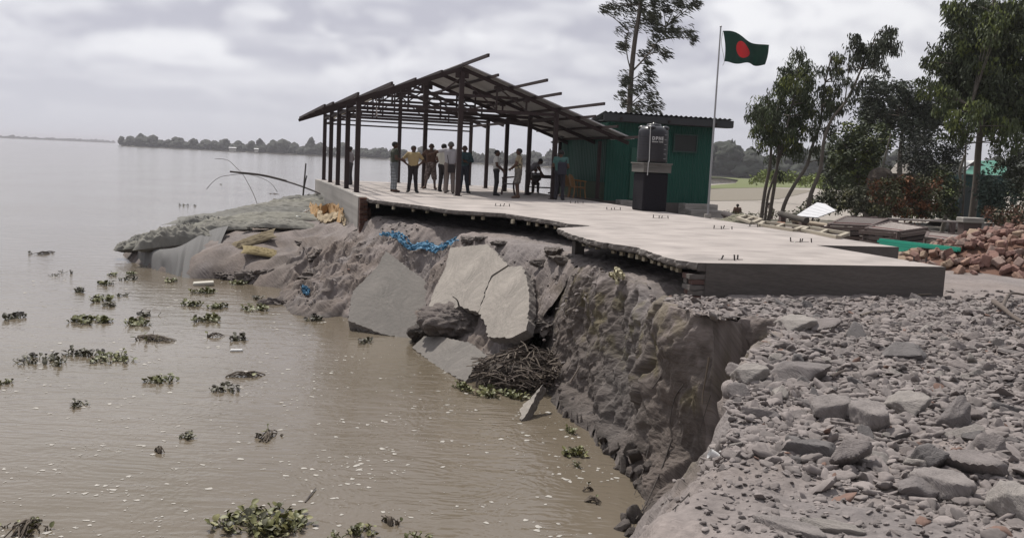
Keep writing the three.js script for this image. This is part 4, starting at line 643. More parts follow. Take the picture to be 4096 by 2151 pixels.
{ // draped geotextile sheet
  const topL = [[270, 665], [420, 660], [650, 640], [850, 540], [1000, 480], [1130, 462]].map(([x, y], i) => { const p = hit(...zB(x, y)); return p.add(V3(0, 0.12 + 0.03 * i, 0.12)); });
  const botL = [[255, 748], [420, 815], [600, 870], [760, 905], [880, 905], [968, 888]].map(([x, y]) => at(...zB(x, y), WL - 0.03).add(V3(0, 0, 0.1)));
  const ct = new THREE.CatmullRomCurve3(topL), cb = new THREE.CatmullRomCurve3(botL), o = thing('geotextile_sheet', 'grey geotextile sheet draped in folds from the sandbags into the water', 'sheet', botL[2].clone().setY(WL));
  part('draped_cloth', local(sheet((s, t) => { const a = ct.getPoint(s), b = cb.getPoint(s), p = a.lerp(b, t), w = s * 34 + 4 * n2(s * 6, 2), f = 0.14 * Math.pow(t, 0.7) * (0.35 + s) * Math.sin(w + 0.8 * n2(s * 9, t)) * (0.6 + 0.5 * n2(s * 13, 5)); return p.add(V3(-0.3 * f, 0.25 * f + 0.35 * Math.sin(t * Math.PI) * 0.45, f)); }, 160, 24), o), std(0.135, 0.132, 0.13, 0.95, { side: THREE.DoubleSide }), o);
  const oc = hit(...zB(1300, 570)), m = solo('ochre_sack', bagGeo[2], M.ochre, 'torn ochre sack draped over the soil right of the draped sheet', 'sack'); m.scale.set(1.9, 0.5, 0.6); m.position.set(oc.x, oc.y + 0.04, oc.z + 0.1); m.rotation.set(0.4, 0.3, 0.3);
  const oc2 = hit(...zB(1440, 640)), m2 = solo('ochre_sack', bagGeo[4], std(0.22, 0.175, 0.09, 0.95), 'lower dull ochre sack spilling soil', 'sack'); m2.scale.set(1.1, 0.45, 0.6); m2.position.set(oc2.x, oc2.y + 0.0, oc2.z + 0.1); m2.rotation.set(0.3, 0.2, -0.2);
}

// ---------------------------------------------------------------- fishing lift net of bamboo
{
  const zN = (x, y) => [(x / 3.68 + 700) * 0.62891, (y / 3.68 + 560) * 0.62891], D = 44, bam = std(0.085, 0.075, 0.07, 0.8);
  const P = (x, y, d = D) => deep(...zN(x, y), d), base = P(2150, 790, 42.6);
  const o = thing('lift_net_frame', 'bamboo lift-net frame with long bent pole and thin bow ribs over the river', 'fishing frame', base);
  const add = (name, pts, r0, r1) => part(name, local(taper(pts, r0 * 0.6, r1 * 0.6, 6, 30), o), bam, o);
  add('main_pole', [P(2150, 790, 42.6), P(1900, 690, 43), P(1640, 605, 43.5), P(1300, 520), P(1000, 480), P(810, 460)], 0.06, 0.075); add('second_pole', [P(1640, 590, 43.4), P(1300, 510, 43.9), P(1000, 474, 43.9), P(830, 464, 43.9)], 0.045, 0.05);
  add('bow_rib', [P(465, 720, 46), P(540, 630, 45.5), P(650, 548, 45), P(800, 515), P(980, 495), P(1200, 530, 43.5), P(1380, 610, 43), P(1470, 700, 42.5), P(1510, 770, 42.5)], 0.022, 0.018); add('bow_rib', [P(590, 273, 48), P(700, 276, 47), P(800, 305, 46), P(900, 400, 45), P(990, 490), P(1080, 640, 43), P(1180, 850, 42), P(1248, 1078, 41)], 0.02, 0.026);
  const st = thing('mooring_stake', 'upright bamboo stake lashed to the net pole beside the plinth', 'stake', P(1872, 905, 42.9)); const q = V3(0, 0, 0);
  part('stake_pole', local(taper([P(1872, 960, 42.9), P(1900, 640, 42.9), P(1926, 340, 42.9)], 0.045, 0.032, 7), st), bam, st); part('splint', local(taper([P(1893, 740, 42.95), P(1920, 600, 42.95), P(1940, 520, 42.95)], 0.03, 0.03, 6), st), bam, st); part('twig', local(taper([P(1890, 820, 42.9), P(1930, 802, 42.9)], 0.012, 0.006, 5), st), bam, st); void q;
}

// ---------------------------------------------------------------- heap of dead stalks in the corner of the bay, roots on the cliff
{
  const r = rngOf(88), c = at(...zA(1395, 1110), WL), o = thing('dead_stalk_heap', 'tangled heap of dried brown water-weed stalks washed into the corner of the bay', 'weed heap', [c.x, WL, c.z]);
  const list = []; for (let i = 0; i < 620; i++) { const a = r() * 6.283, q = Math.sqrt(r()), x = Math.cos(a) * q * 0.85, z = Math.sin(a) * q * 0.75 - 0.15, h = Math.max(0.02, (0.72 - 0.45 * q) * (0.4 + 0.6 * r()) + 0.3 * (x > 0 ? x : 0) - 0.25 * z * 0.6), b = r() * 6.283, L = 0.1 + 0.17 * r(), d = V3(Math.cos(b) * L, (r() - 0.35) * 0.16, Math.sin(b) * L); list.push(taper([V3(x, h, z).sub(d), V3(x + 0.06 * (r() - 0.5), h + 0.08 * r(), z), V3(x, h, z).add(d)], 0.014, 0.008, 4, 4)); }
  const half = list.length / 2; const s1 = part('stalks', merge(list.slice(0, half)), M.stalk, o), s2 = part('dark_stalks', merge(list.slice(half)), std(0.065, 0.05, 0.042, 0.95), o); s1.userData.kind = s2.userData.kind = 'stuff';
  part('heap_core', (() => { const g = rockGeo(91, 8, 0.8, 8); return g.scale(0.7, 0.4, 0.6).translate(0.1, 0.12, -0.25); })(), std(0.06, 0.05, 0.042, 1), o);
  // roots and wires hanging down the cliff
  const zC = (x, y) => [(x / 1.59 + 2100) * 0.62891, (y / 1.59 + 1300) * 0.62891];
  const line = (name, label, pts, r0, m = M.root) => { const P = pts.map(([x, y]) => { const q = hit(...zC(x, y)); return q.add(camera.position.clone().sub(q).normalize().multiplyScalar(0.1)); }); solo(name, taper(P, r0, r0 * 0.6, 5, 24), m, label, 'root', 'roots and wires on the cliff'); };
  line('hanging_root', 'dark root crossing the crack near the top of the cliff', [[965, 130], [910, 240], [860, 330], [810, 400]], 0.014);
  line('hanging_root', 'long thin root falling down the middle of the gully', [[1010, 370], [950, 470], [925, 600], [930, 710]], 0.008); line('hanging_root', 'root along the inner edge of the gully down to the water', [[935, 720], [890, 850], [830, 1000], [770, 1130], [705, 1230]], 0.012); line('hanging_root', 'root left of the gully hanging to the mud clods', [[860, 530], [820, 660], [780, 800], [745, 940], [695, 1075]], 0.007); line('hanging_root', 'fine root at the right wall of the gully', [[1180, 440], [1150, 540], [1110, 680]], 0.006); line('hanging_root', 'thin root lying on the sandy slope by the water', [[1120, 960], [1050, 1060], [940, 1170]], 0.006); line('hanging_root', 'pale stick leaning in the gully', [[1170, 200], [1150, 320], [1130, 440], [1128, 500]], 0.014, std(0.16, 0.13, 0.10, 0.95)); line('hanging_root', 'pale stick lying on the big cliff face', [[290, 360], [325, 300], [352, 255]], 0.016, std(0.2, 0.165, 0.14, 0.95));
  const cup = hit(...zC(1200, 862)); const k = thing('white_cup', 'white plastic cup lying at the edge of the gully', 'cup', cup.clone().add(V3(0, 0.04, 0))); part('cup_wall', new THREE.CylinderGeometry(0.034, 0.025, 0.07, 14, 1, true).rotateZ(1.2), std(0.6, 0.6, 0.6, 0.5, { side: THREE.DoubleSide }), k); part('cup_bottom', new THREE.CircleGeometry(0.025, 14).rotateY(-Math.PI / 2).rotateZ(-0.37).translate(0.033, 0.012, 0), std(0.6, 0.6, 0.6, 0.5, { side: THREE.DoubleSide }), k);
}

// ---------------------------------------------------------------- branches and sticks lying on the rubble
{
  const wood = std(0.11, 0.088, 0.075, 0.95), bam = std(0.2, 0.165, 0.125, 0.9), zF = (x, y) => [(x / 1.933 + 2800) * 0.62891, (y / 1.933 + 800) * 0.62891];
  const lying = (label, pts, r0, m) => { const P = pts.map(([x, y, l = 0.03]) => hit(...zF(x, y)).add(V3(0, l, 0))); solo('dead_branch', taper(P, r0, r0 * 0.5, 6, 20), m, label, 'branch', 'branches on the rubble'); };
  lying('forked grey branch lying on the rubble at the right edge, thick limb', [[2270, 815, 0.06], [2330, 880, 0.1], [2430, 940, 0.06], [2560, 990]], 0.045, wood); lying('thinner limb of the forked branch at the right edge', [[2330, 880, 0.1], [2400, 800, 0.16], [2520, 780, 0.1]], 0.03, wood); lying('long thin stick at the far right of the rubble', [[2330, 1010], [2420, 990, 0.07], [2540, 1040]], 0.015, wood); lying('short thick log at the foot of the floor corner', [[1655, 725], [1740, 716, 0.05], [1815, 708]], 0.06, wood);
  lying('thin bamboo splint lying beside the short log', [[1610, 738], [1690, 742], [1790, 736]], 0.012, bam); lying('dark stick in the middle of the rubble by the pale lumps', [[1010, 1390], [1080, 1360, 0.04], [1120, 1335]], 0.02, wood); lying('pale splint among the stones below the floor', [[1240, 905], [1330, 880, 0.03], [1420, 872]], 0.012, bam);
}

// ================================================================ GOODS BESIDE THE FLOOR
{
  const zD = (x, y) => [(x / 4.228 + 2800) * 0.62891, (y / 4.228 + 640) * 0.62891];     // detail view right of the shed
  const zE = (x, y) => [(x / 2.182 + 3300) * 0.62891, (y / 2.182 + 560) * 0.62891];     // detail view of the stacked goods
  const timber = std(0.30, 0.265, 0.21, 0.85), brown = std(0.085, 0.06, 0.055, 0.8), pale = std(0.42, 0.37, 0.34, 0.8);
  const onLand = (u, v, lift = 0) => { const p = hit(u, v); return p.setY(p.y + lift); };
  // pale window frames laid along the edge of the floor
  const frameSpots = [[[640, 975], [880, 1060], [1030, 1000], [790, 935], 'pale window frame nearest the flagpole lying along the floor edge'], [[1005, 1090], [1600, 1180], [1750, 1125], [1080, 1040], 'long pale window frame in the middle of the row at the floor edge'], [[1740, 1180], [2335, 1300], [2500, 1235], [1820, 1130], 'pale window frame nearest the stacked grilles at the floor edge']];
  for (const [a, b, c, d, label] of frameSpots) {
    const y = 2.506, P = [a, b, c, d].map(q => at(...zD(...q), y)), o = thing('window_frame', label, 'window frame', P[0].clone(), 0, 'frames along the floor edge');
    const L = q => q.clone().sub(P[0]);
    const rail = (p, q) => part('rail', bar(L(p), L(q), 0.1, 0.062), timber, o);
    rail(P[0], P[1]); rail(P[3], P[2]); rail(P[0], P[3]); rail(P[1], P[2]); const m = P[0].clone().lerp(P[1], 0.5), n = P[3].clone().lerp(P[2], 0.5); part('mullion', bar(L(m), L(n), 0.08, 0.055), timber, o);
  }
  // barred steel grilles stacked flat
  const grille = (pts, y, label, n) => {
    const P = pts.map((q, i) => deep(...zE(...q), y[i])), o = thing('steel_grille', label, 'grille', P[0].clone(), 0, 'stacked grilles'); const L = q => q.clone().sub(P[0]);
    for (const [i, j] of [[0, 1], [1, 2], [2, 3], [3, 0]]) part('border', bar(L(P[i]), L(P[j]), 0.07, 0.05), brown, o);
    for (let k = 1; k < n; k++) part('slat', bar(L(P[0].clone().lerp(P[3], k / n)), L(P[1].clone().lerp(P[2], k / n)), 0.1, 0.035), k === 2 ? std(0.2, 0.10, 0.09, 0.8) : pale, o);
    for (let k = 0; k < 4; k++) for (const [i, j] of [[0, 1], [1, 2]]) { const dn = 0.09 + 0.12 * k, jit = 0.08 * n2(k * 3 + i, n); part('board', bar(L(P[i]).add(V3(jit, -dn, jit)), L(P[j]).add(V3(-jit, -dn, jit)), 0.2, 0.085), k % 2 ? std(0.05, 0.038, 0.034, 0.9) : std(0.1, 0.075, 0.066, 0.9), o); }
    for (const q of P) part('prop', bar(L(q.clone().setY(landY(q.x, q.z) - 0.05)), L(q.clone().setY(q.y - 0.03)), 0.08, 0.08), brown, o);
  };
  grille([[30, 735], [390, 750], [550, 685], [190, 665]], [26.5, 25.5, 27.6, 28.6], 'rusty slatted grille lying furthest back beside the bushes', 9);
  grille([[350, 770], [640, 800], [890, 765], [590, 712]], [24.6, 23.6, 24.8, 26], 'larger slatted grille in front of the bushes', 9);
  grille([[880, 850], [1190, 890], [1220, 830], [900, 800]], [22.6, 21.8, 22.6, 23.4], 'small slatted grille beside the dark tarpaulin', 6);
  // logs and pipes
  const log = (a, b, r, label, m = brown, y = 2.2) => { const p = at(...zE(...a), y), q = at(...zE(...b), y), o = thing('timber_log', label, 'log', p.clone(), 0, 'logs and posts'); part('trunk', rod(V3(0, 0, 0), q.clone().sub(p), r, r * 0.85, 12), m, o); for (const t of [0.1, 0.88]) { const s = p.clone().lerp(q, t); const g = landY(s.x, s.z); part('bearer', box(0.16, Math.max(0.06, y - r * 0.9 - g + 0.06), 0.3, s.x - p.x, (g - 0.05 + y - r * 0.9) / 2 - p.y, s.z - p.z), brown, o); } };
  log([410, 800], [900, 890], 0.13, 'thick brown post lying across the stack', std(0.17, 0.125, 0.12, 0.85), 2.2); log([0, 765], [300, 800], 0.08, 'thin pale post behind the window frames', pale, 2.3); log([-280, 700], [40, 745], 0.07, 'pale bamboo post reaching left towards the trees', std(0.3, 0.25, 0.19, 0.85), 2.32);
  log([550, 685], [1190, 712], 0.05, 'long thin beam along the foot of the bushes', pale, 2.1); log([-390, 640], [-160, 700], 0.1, 'dark leaning beam by the white tin sheet', std(0.05, 0.042, 0.035, 0.9), 2.45); log([-880, 640], [-660, 718], 0.12, 'dark beam on the ground right of the flagpole', std(0.06, 0.05, 0.05, 0.9), 2.2);
  for (let k = 0; k < 3; k++) log([880 + k * 6, 900 + k * 26], [1180 + k * 6, 930 + k * 26], 0.05, ['upper', 'middle', 'lowest'][k] + ' pale beam of the three at the end of the stack', pale, 2.2 - k * 0.1);
  // green steel beams
  for (let k = 0; k < 4; k++) { const y = 2.36 - k * 0.1, a = at(...zE(470 + k * 18, 880 + k * 22), y), b = at(...zE(1170 - k * 70, 962 + k * 16), y), o = thing('green_beam', ['uppermost', 'second', 'third', 'lowest'][k] + ' green painted steel beam of the pile beyond the floor', 'beam', a.clone(), 0, 'green beams'); const e = b.clone().sub(a); part('web', bar(V3(0, 0, 0), e, 0.12, 0.05), std(0.03, 0.33, 0.23, 0.5), o); part('flange', bar(V3(0, 0.035, 0.05), e.clone().add(V3(0, 0.035, 0.05)), 0.04, 0.07), std(0.035, 0.38, 0.26, 0.5), o); if (k === 3) for (const t of [0.1, 0.9]) { const q = a.clone().lerp(b, t); part('bearer', box(0.12, 0.2, 0.3, q.x - a.x, -0.11, q.z - a.z), brown, o); } }
  // dark tarpaulin over a stack
  { const c = hit(...zE(1380, 800)), o = thing('dark_tarpaulin', 'dark tarpaulin over stacked boards behind the brick heap', 'tarpaulin', c); const m = std(0.032, 0.026, 0.024, 0.85, { side: THREE.DoubleSide }); part('cover', sheet((s, t) => V3(lerp(-2.6, 4.2, s), 0.06 + 0.62 * Math.pow(Math.sin(Math.PI * clamp(t * 0.94 + 0.03)), 0.6) * (0.8 + 0.2 * n2(s * 3, t * 2)) - 0.2 * s, lerp(1.1, -1.5, t) + 0.1 * n2(s * 4, t)), 50, 24), m, o);
    const b = thing('white_block', 'whitish concrete block standing on the tarpaulin stack by the tree trunk', 'block', deep(...zE(1268, 696), 36), 0.1); part('block', new RoundedBoxGeometry(0.85, 0.2, 0.5, 2, 0.03), M.plaster, b); part('support', box(0.7, 0.9, 0.4, 0, -0.53, 0), brown, b); }
  // rusty tangle
  { const c = hit(...zE(340, 830)), r = rngOf(9), o = thing('rusty_wire_tangle', 'dark rusty tangle of wire beside the window frames', 'scrap', c.setY(c.y + 0.1)); const g = []; for (let i = 0; i < 60; i++) { const p = () => V3((r() - 0.5) * 1.1, r() * 0.5, (r() - 0.5) * 0.7); g.push(taper([p(), p(), p()], 0.016, 0.016, 4, 6)); } part('wire', merge(g), std(0.06, 0.035, 0.035, 0.9), o).userData.kind = 'stuff'; }
  // white tin sheet leaning
  { const D = 36, P = [[1620, 935], [1830, 800], [1980, 710], [2120, 735], [2300, 845], [1990, 965], [1850, 955]].map(q => zD(...q)); const A = deep(...P[0], D), Bp = deep(...P[4], D + 0.6), C = deep(...P[2], D + 1.8); const n = Bp.clone().sub(A).cross(C.clone().sub(A)).normalize(); const F = P.map(([u, v]) => { const d = rayOf(u, v); return camera.position.clone().addScaledVector(d, A.clone().sub(camera.position).dot(n) / d.dot(n)); });
    const o = thing('white_tin_sheet', 'white painted tin sheet leaning on the ground by the slanting trees', 'tin sheet', A.clone()); const L = F.map(p => p.clone().sub(A)), c = L.reduce((s, p) => s.add(p), V3(0, 0, 0)).multiplyScalar(1 / L.length), pos = [], idx = []; [c, ...L].forEach(p => pos.push(p.x, p.y, p.z)); for (let i = 0; i < L.length; i++) idx.push(0, i + 1, (i + 1) % L.length + 1); part('sheet', geo(pos, idx), std(0.55, 0.55, 0.57, 0.6, { side: THREE.DoubleSide }), o); const und = geo(pos, idx).translate(0, -0.03, -0.02); part('back', und, std(0.5, 0.5, 0.5, 0.6, { side: THREE.DoubleSide }), o); for (let k = 1; k < 5; k++) part('rib', bar(L[0].clone().lerp(L[2], k / 5).add(V3(0, 0.01, 0.01)), L[5].clone().lerp(L[4], k / 5).add(V3(0, 0.01, 0.01)), 0.008, 0.008), std(0.68, 0.68, 0.7, 0.5), o); part('prop', bar(c.clone().add(V3(0, -0.05, -0.1)), V3(c.x, landY(A.x + c.x, A.z + c.z - 0.6) - A.y - 0.05, c.z - 0.6), 0.06), brown, o); }
  // sack on the corner of the frames
  { const c = at(...zD(575, 985), 2.4), m = solo('grey_sack', bagGeo[1], std(0.2, 0.19, 0.14, 0.95), 'greenish grey sack lying beside the first window frame', 'sack'); m.scale.set(1.0, 0.7, 0.6); m.position.copy(c).setY(2.3); m.rotation.set(0.1, 0.5, 0.25); }
  { const c = at(...zD(1330, 1090), 2.45), m = solo('brick_lump', rockGeo(905, 5, 0.6), std(0.25, 0.13, 0.08, 1), 'reddish lump lying on the middle window frame', 'lump'); m.scale.set(0.16, 0.12, 0.13); m.position.copy(c); }
}
// ---------------------------------------------------------------- heap of broken bricks
{
  const r = rngOf(202), c = at(2610, 676, 2.0), R = [2.9, 2.5], H = 0.85;
  const heap = (x, z) => { const q = Math.hypot((x - c.x) / R[0], (z - c.z) / R[1]); return H * Math.max(0, 1 - Math.pow(q, 1.5)) * (1 + 0.15 * n2(x, z)); };
  const core = solo('brick_dust_core', sheet((s, t) => { const a = s * Math.PI * 2, q = t, x = c.x + Math.cos(a) * q * R[0], z = c.z + Math.sin(a) * q * R[1]; return V3(x, landY(x, z) + heap(x, z) * 0.92 - 0.05, z); }, 40, 14), std(0.13, 0.07, 0.05, 1), 'brick dust and crumbs inside the heap of broken bricks', 'brick heap'); core.userData.kind = 'stuff';
  const chunk = Array.from({ length: 8 }, (_, k) => { const w = 0.5 + 0.5 * r(); return rockGeo(820 + k, 5, 0.5, 4, [[1, 0, 0, w], [-1, 0, 0, w * 0.9], [0, 1, 0, 0.34], [0, -1, 0, 0.34], [0, 0, 1, 0.52], [0, 0, -1, 0.52]], 0.12).scale(0.15, 0.15, 0.15); });
  const mats = [[0.37, 0.215, 0.175], [0.34, 0.20, 0.17], [0.42, 0.27, 0.205], [0.38, 0.275, 0.235], [0.29, 0.17, 0.14], [0.45, 0.33, 0.24]].map(q => std(...q, 0.95, { map: grainMap }));
  let n = 0, guard = 0;
  const side = V3(0, 0, 0); void side;
  while (n < 300 && guard++ < 5000) {
    const x = c.x + (r() * 1.25 - 1.1) * R[0], z = c.z + (r() * 1.75 - 0.65) * R[1], h = heap(x, z); if (h <= 0.03 && r() > 0.25) continue; if (Math.hypot((x - c.x) / R[0], (z - c.z) / R[1]) > 1.12) continue; { const [bu, bv] = toUV(x, z); if (bv < 4.6 && bu > -0.4 || bv < 6.5 && bu > 3.2) continue; }
    const m = solo('broken_brick', chunk[Math.floor(r() * 8)], mats[Math.floor(r() * 6)], 'broken red brick in the big heap at the right of the floor', 'brick', 'broken bricks in the heap'); const s = 0.62 + 0.62 * r(); m.scale.setScalar(s); m.position.set(x, landY(x, z) + h + 0.035 * s, z); m.rotation.set((r() - 0.5) * 2.2, r() * 6.3, (r() - 0.5) * 2.2); n++;
  }
}

// ================================================================ TREES AND BUSHES
function foliage(blobs, o) {                                            // many small leaves in clumps; blobs: [centre, radius]
  const r = rngOf(o.seed), pos = [], col = [], idx = [], wind = o.wind || V3(0, 0, 0); let n = 0; const twigs = [];
  for (const [c, R, dens = 1] of blobs) {
    const K = Math.max(3, Math.round(o.clumps * dens * R * R * 8));
    for (let k = 0; k < K; k++) {
      const d = V3(r() - 0.5, r() - 0.5, r() - 0.5).normalize(), q = Math.pow(r(), 0.45) * R, cc = c.clone().addScaledVector(d, q); cc.y = c.y + (cc.y - c.y) * (o.squash || 1); if (r() < 0.2) twigs.push([c, cc]);
      const cr = o.clumpR * (0.6 + 0.8 * r()), tone = 0.65 + 0.7 * r(), yel = r();
      for (let i = 0; i < o.leaves; i++) {
        const e = V3(r() - 0.5, r() - 0.5, r() - 0.5).multiplyScalar(2 * cr); const p = cc.clone().add(e);
        const dir = V3(r() - 0.5, -o.droop + (r() - 0.5) * 0.8, r() - 0.5).add(wind).normalize(), L = o.len * (0.6 + 0.7 * r()), W = o.wid * (0.6 + 0.7 * r()), side = V3(r() - 0.5, (r() - 0.5) * 0.6, r() - 0.5).cross(dir).normalize().multiplyScalar(W / 2);
        const a = p, m = p.clone().addScaledVector(dir, L * 0.45), b = p.clone().addScaledVector(dir, L); m.y += 0.02;
        pos.push(a.x, a.y, a.z, m.x + side.x, m.y + side.y, m.z + side.z, b.x, b.y, b.z, m.x - side.x, m.y - side.y, m.z - side.z);
        const t = tone * (0.8 + 0.4 * r()), C = yel < (o.accentShare || 0) ? o.accent : o.colour; for (let v = 0; v < 4; v++) col.push(C[0] * t, C[1] * t, C[2] * t);
        idx.push(n, n + 1, n + 2, n, n + 2, n + 3); n += 4;
      }
    }
  }
  return { g: geo(pos, idx, null, col), twigs };
}
const leafMat = new THREE.MeshStandardMaterial({ color: 0xffffff, vertexColors: true, roughness: 0.75, side: THREE.DoubleSide });
const zT = (x, y) => [(x / 1.5033 + 2900) * 0.62891, (y / 1.5033) * 0.62891];           // detail view of the trees
function tree(name, label, D, trunks, blobs, o, category = 'tree', conv = zT, group = 'trees beside the building site') {
  const P = q => deep(...conv(q[0], q[1]), D + (q[2] || 0)), roots = trunks.map(t => t.pts.map(q => P(q))), base = roots.length ? roots[0][0].clone() : P(blobs[0]).setY(2);
  const g0 = landY(base.x, base.z); if (roots.length) { for (const t of roots) { const gy = Math.max(-0.3, landY(t[0].x, t[0].z)); if (t[0].y - gy < 1.3) { t[0].y = Math.min(t[0].y, gy + 0.02) - 0.15; } } base.y = g0; } else base.y = g0;
  const obj = thing(name, label, category, base, 0, group);
  trunks.forEach((t, i) => part('trunk', local(taper(roots[i], t.r, t.r1 || t.r * 0.4, 8, 24), obj), o.bark || M.bark, obj));
  const bl = blobs.map((b, i) => { const R = metres(b[2] / 1.5033 * 0.62891, D) * (conv === zT ? 1 : o.scale || 1); const rr = rngOf(o.seed * 31 + i); return [P([b[0], b[1], (rr() - 0.5) * (o.depth || 2.5) + (b[3] || 0)]), R, b[4] || 1]; });
  const { g, twigs } = foliage(bl, o);
  part('crown', local(g, obj), leafMat, obj);
  const limbs = [];
  if (roots.length) for (const [c] of bl) { let best = null, bd = 1e9; roots.forEach(t => { const cv = new THREE.CatmullRomCurve3(t); for (let k = 0; k <= 20; k++) { const q = cv.getPoint(k / 20), d = q.distanceTo(c) + (q.y > c.y ? 1.5 : 0); if (d < bd) { bd = d; best = q; } } }); limbs.push(taper([best, best.clone().lerp(c, 0.5).add(V3(0, 0.1 * bd * 0.3, 0)), c], 0.035, 0.012, 5, 6)); }
  for (const [a, b] of twigs.slice(0, 160)) limbs.push(taper([a, a.clone().lerp(b, 0.5).add(V3(0, 0.05, 0)), b], 0.014, 0.006, 4, 3));
  if (limbs.length) part('limbs', local(merge(limbs), obj), o.bark || M.bark, obj);
  return obj;
}
const EUC = { clumps: 7.5, clumpR: 0.2, leaves: 32, len: 0.22, wid: 0.055, droop: 0.75, colour: [0.055, 0.062, 0.034], seed: 1 };
{ // tall tree behind the shed, wind from the left
  const zS = (x, y) => [(x / 2.416 + 2300) * 0.62891, (y / 2.416) * 0.62891], D = 50;
  tree('tall_tree', 'tall windblown tree with thin streaming foliage behind the shed', D, [{ pts: [[508, 1500], [525, 1100], [545, 700], [580, 380], [625, 100], [650, -150], [680, -420]], r: 0.17, r1: 0.08 }, { pts: [[562, 680], [700, 530], [800, 400], [880, 260]], r: 0.05, r1: 0.02 }, { pts: [[535, 670], [505, 540], [495, 400], [520, 300]], r: 0.035, r1: 0.015 }],
    [[470, 740, 45], [450, 810, 45], [690, 620, 45], [680, 700, 55], [620, 780, 60], [700, 800, 50], [560, 860, 55], [650, 900, 70], [740, 930, 50], [600, 1000, 60], [700, 1020, 50], [470, 1000, 40], [560, 1060, 50], [440, 900, 30], [780, 1030, 30], [450, 300, 70], [480, 400, 60], [450, 440, 35], [560, 250, 80], [660, 200, 110], [780, 230, 100], [800, 340, 90], [900, 280, 90], [1000, 320, 70], [1080, 300, 60], [1120, 360, 45], [700, 420, 70], [820, 480, 60], [880, 500, 35], [640, 530, 40], [560, 100, 100], [420, 60, 80], [320, 40, 70], [260, 90, 30], [700, 60, 130], [850, 90, 110], [980, 40, 90], [1080, 60, 70], [1160, 40, 60], [950, 180, 60], [500, -100, 150], [750, -120, 190], [950, -80, 150], [700, -330, 170]].map(b => [b[0], b[1], b[2] * 1.5033 / 2.416, 0, 0.8]),
    { ...EUC, clumps: 3.6, clumpR: 0.22, leaves: 24, len: 0.30, wid: 0.06, droop: 0.28, wind: V3(1.0, -0.25, 0.2), seed: 3, colour: [0.05, 0.055, 0.034] }, 'tree', zS);
}
tree('leafy_tree', 'dense dark tree on several thin stems right of the flagpole', 43, [{ pts: [[215, 1310], [240, 1150], [270, 1000], [285, 800], [330, 600]], r: 0.1 }, { pts: [[240, 1312], [262, 1160], [300, 1050], [360, 820], [430, 500]], r: 0.07 }, { pts: [[255, 1315], [285, 1190], [305, 1060], [320, 850], [250, 680]], r: 0.1 }],
  [[450, 330, 40], [440, 400, 60], [500, 420, 45], [360, 440, 45], [380, 500, 70], [480, 500, 70], [330, 570, 60], [440, 590, 90], [500, 620, 50], [260, 590, 45], [200, 650, 55], [150, 690, 35], [240, 700, 75], [330, 690, 80], [430, 700, 80], [500, 690, 40], [190, 780, 40], [270, 800, 70], [360, 800, 80], [440, 790, 60], [220, 860, 35], [340, 880, 60], [420, 880, 50], [430, 930, 35], [300, 950, 35], [320, 1040, 28], [240, 760, 60]], { ...EUC, seed: 11, clumps: 9, colour: [0.05, 0.066, 0.028], accent: [0.13, 0.15, 0.035], accentShare: 0.15 });
tree('slanting_tree', 'slanting slender tree with sparse drooping tufts, leaning right', 41, [{ pts: [[490, 1300], [515, 1170], [570, 1030], [600, 820], [650, 700], [720, 620], [800, 460], [845, 350], [900, 240]], r: 0.11, r1: 0.03 }, { pts: [[720, 620], [740, 450], [750, 330], [775, 250]], r: 0.03 }, { pts: [[805, 450], [870, 330], [880, 240], [930, 190]], r: 0.025 }],
  [[780, 230, 40], [800, 290, 45], [840, 300, 50], [780, 350, 25], [880, 330, 50], [930, 320, 45], [980, 190, 45], [960, 240, 50], [1000, 270, 45], [930, 260, 35], [1020, 290, 25], [900, 380, 30], [960, 410, 20], [830, 480, 25], [740, 480, 22], [760, 400, 18], [760, 600, 25], [800, 520, 22]], { ...EUC, seed: 21, clumps: 9, droop: 1.1, depth: 1.5, colour: [0.042, 0.05, 0.028] });
tree('slanting_tree', 'slanting slender tree left of its twin, with a hanging tuft at its top', 42, [{ pts: [[320, 1320], [360, 1220], [430, 1090], [490, 1000], [530, 860], [570, 760], [590, 560], [625, 400], [640, 340]], r: 0.1, r1: 0.03 }],
  [[640, 345, 30], [680, 360, 38], [670, 420, 40], [690, 440, 28], [670, 490, 30], [680, 540, 18], [575, 420, 18], [600, 530, 35], [570, 570, 30], [640, 580, 45], [600, 640, 50], [660, 650, 55], [560, 690, 35], [700, 640, 30], [540, 770, 35], [530, 820, 25], [560, 880, 25], [630, 760, 35], [590, 960, 28], [540, 900, 20]], { ...EUC, seed: 25, clumps: 8.5, droop: 1.2, depth: 1.8, colour: [0.045, 0.055, 0.028], accent: [0.12, 0.13, 0.04], accentShare: 0.08 });
tree('bushy_tree', 'wide feathery dark tree behind the straw stack', 58, [{ pts: [[1060, 1180], [1050, 1000], [1060, 850], [1080, 700]], r: 0.2 }],
  [[900, 500, 45], [880, 560, 50], [960, 540, 60], [1040, 560, 60], [1110, 560, 55], [1180, 580, 60], [860, 620, 60], [950, 640, 80], [1050, 650, 90], [1150, 670, 90], [1230, 640, 80], [820, 680, 50], [900, 720, 70], [1000, 740, 80], [1100, 780, 80], [1200, 780, 90], [860, 760, 50], [950, 820, 60], [1250, 720, 70], [1300, 700, 70]], { ...EUC, seed: 31, clumps: 4.2, clumpR: 0.3, leaves: 38, len: 0.24, wid: 0.1, droop: 0.2, depth: 4, colour: [0.045, 0.055, 0.036] });
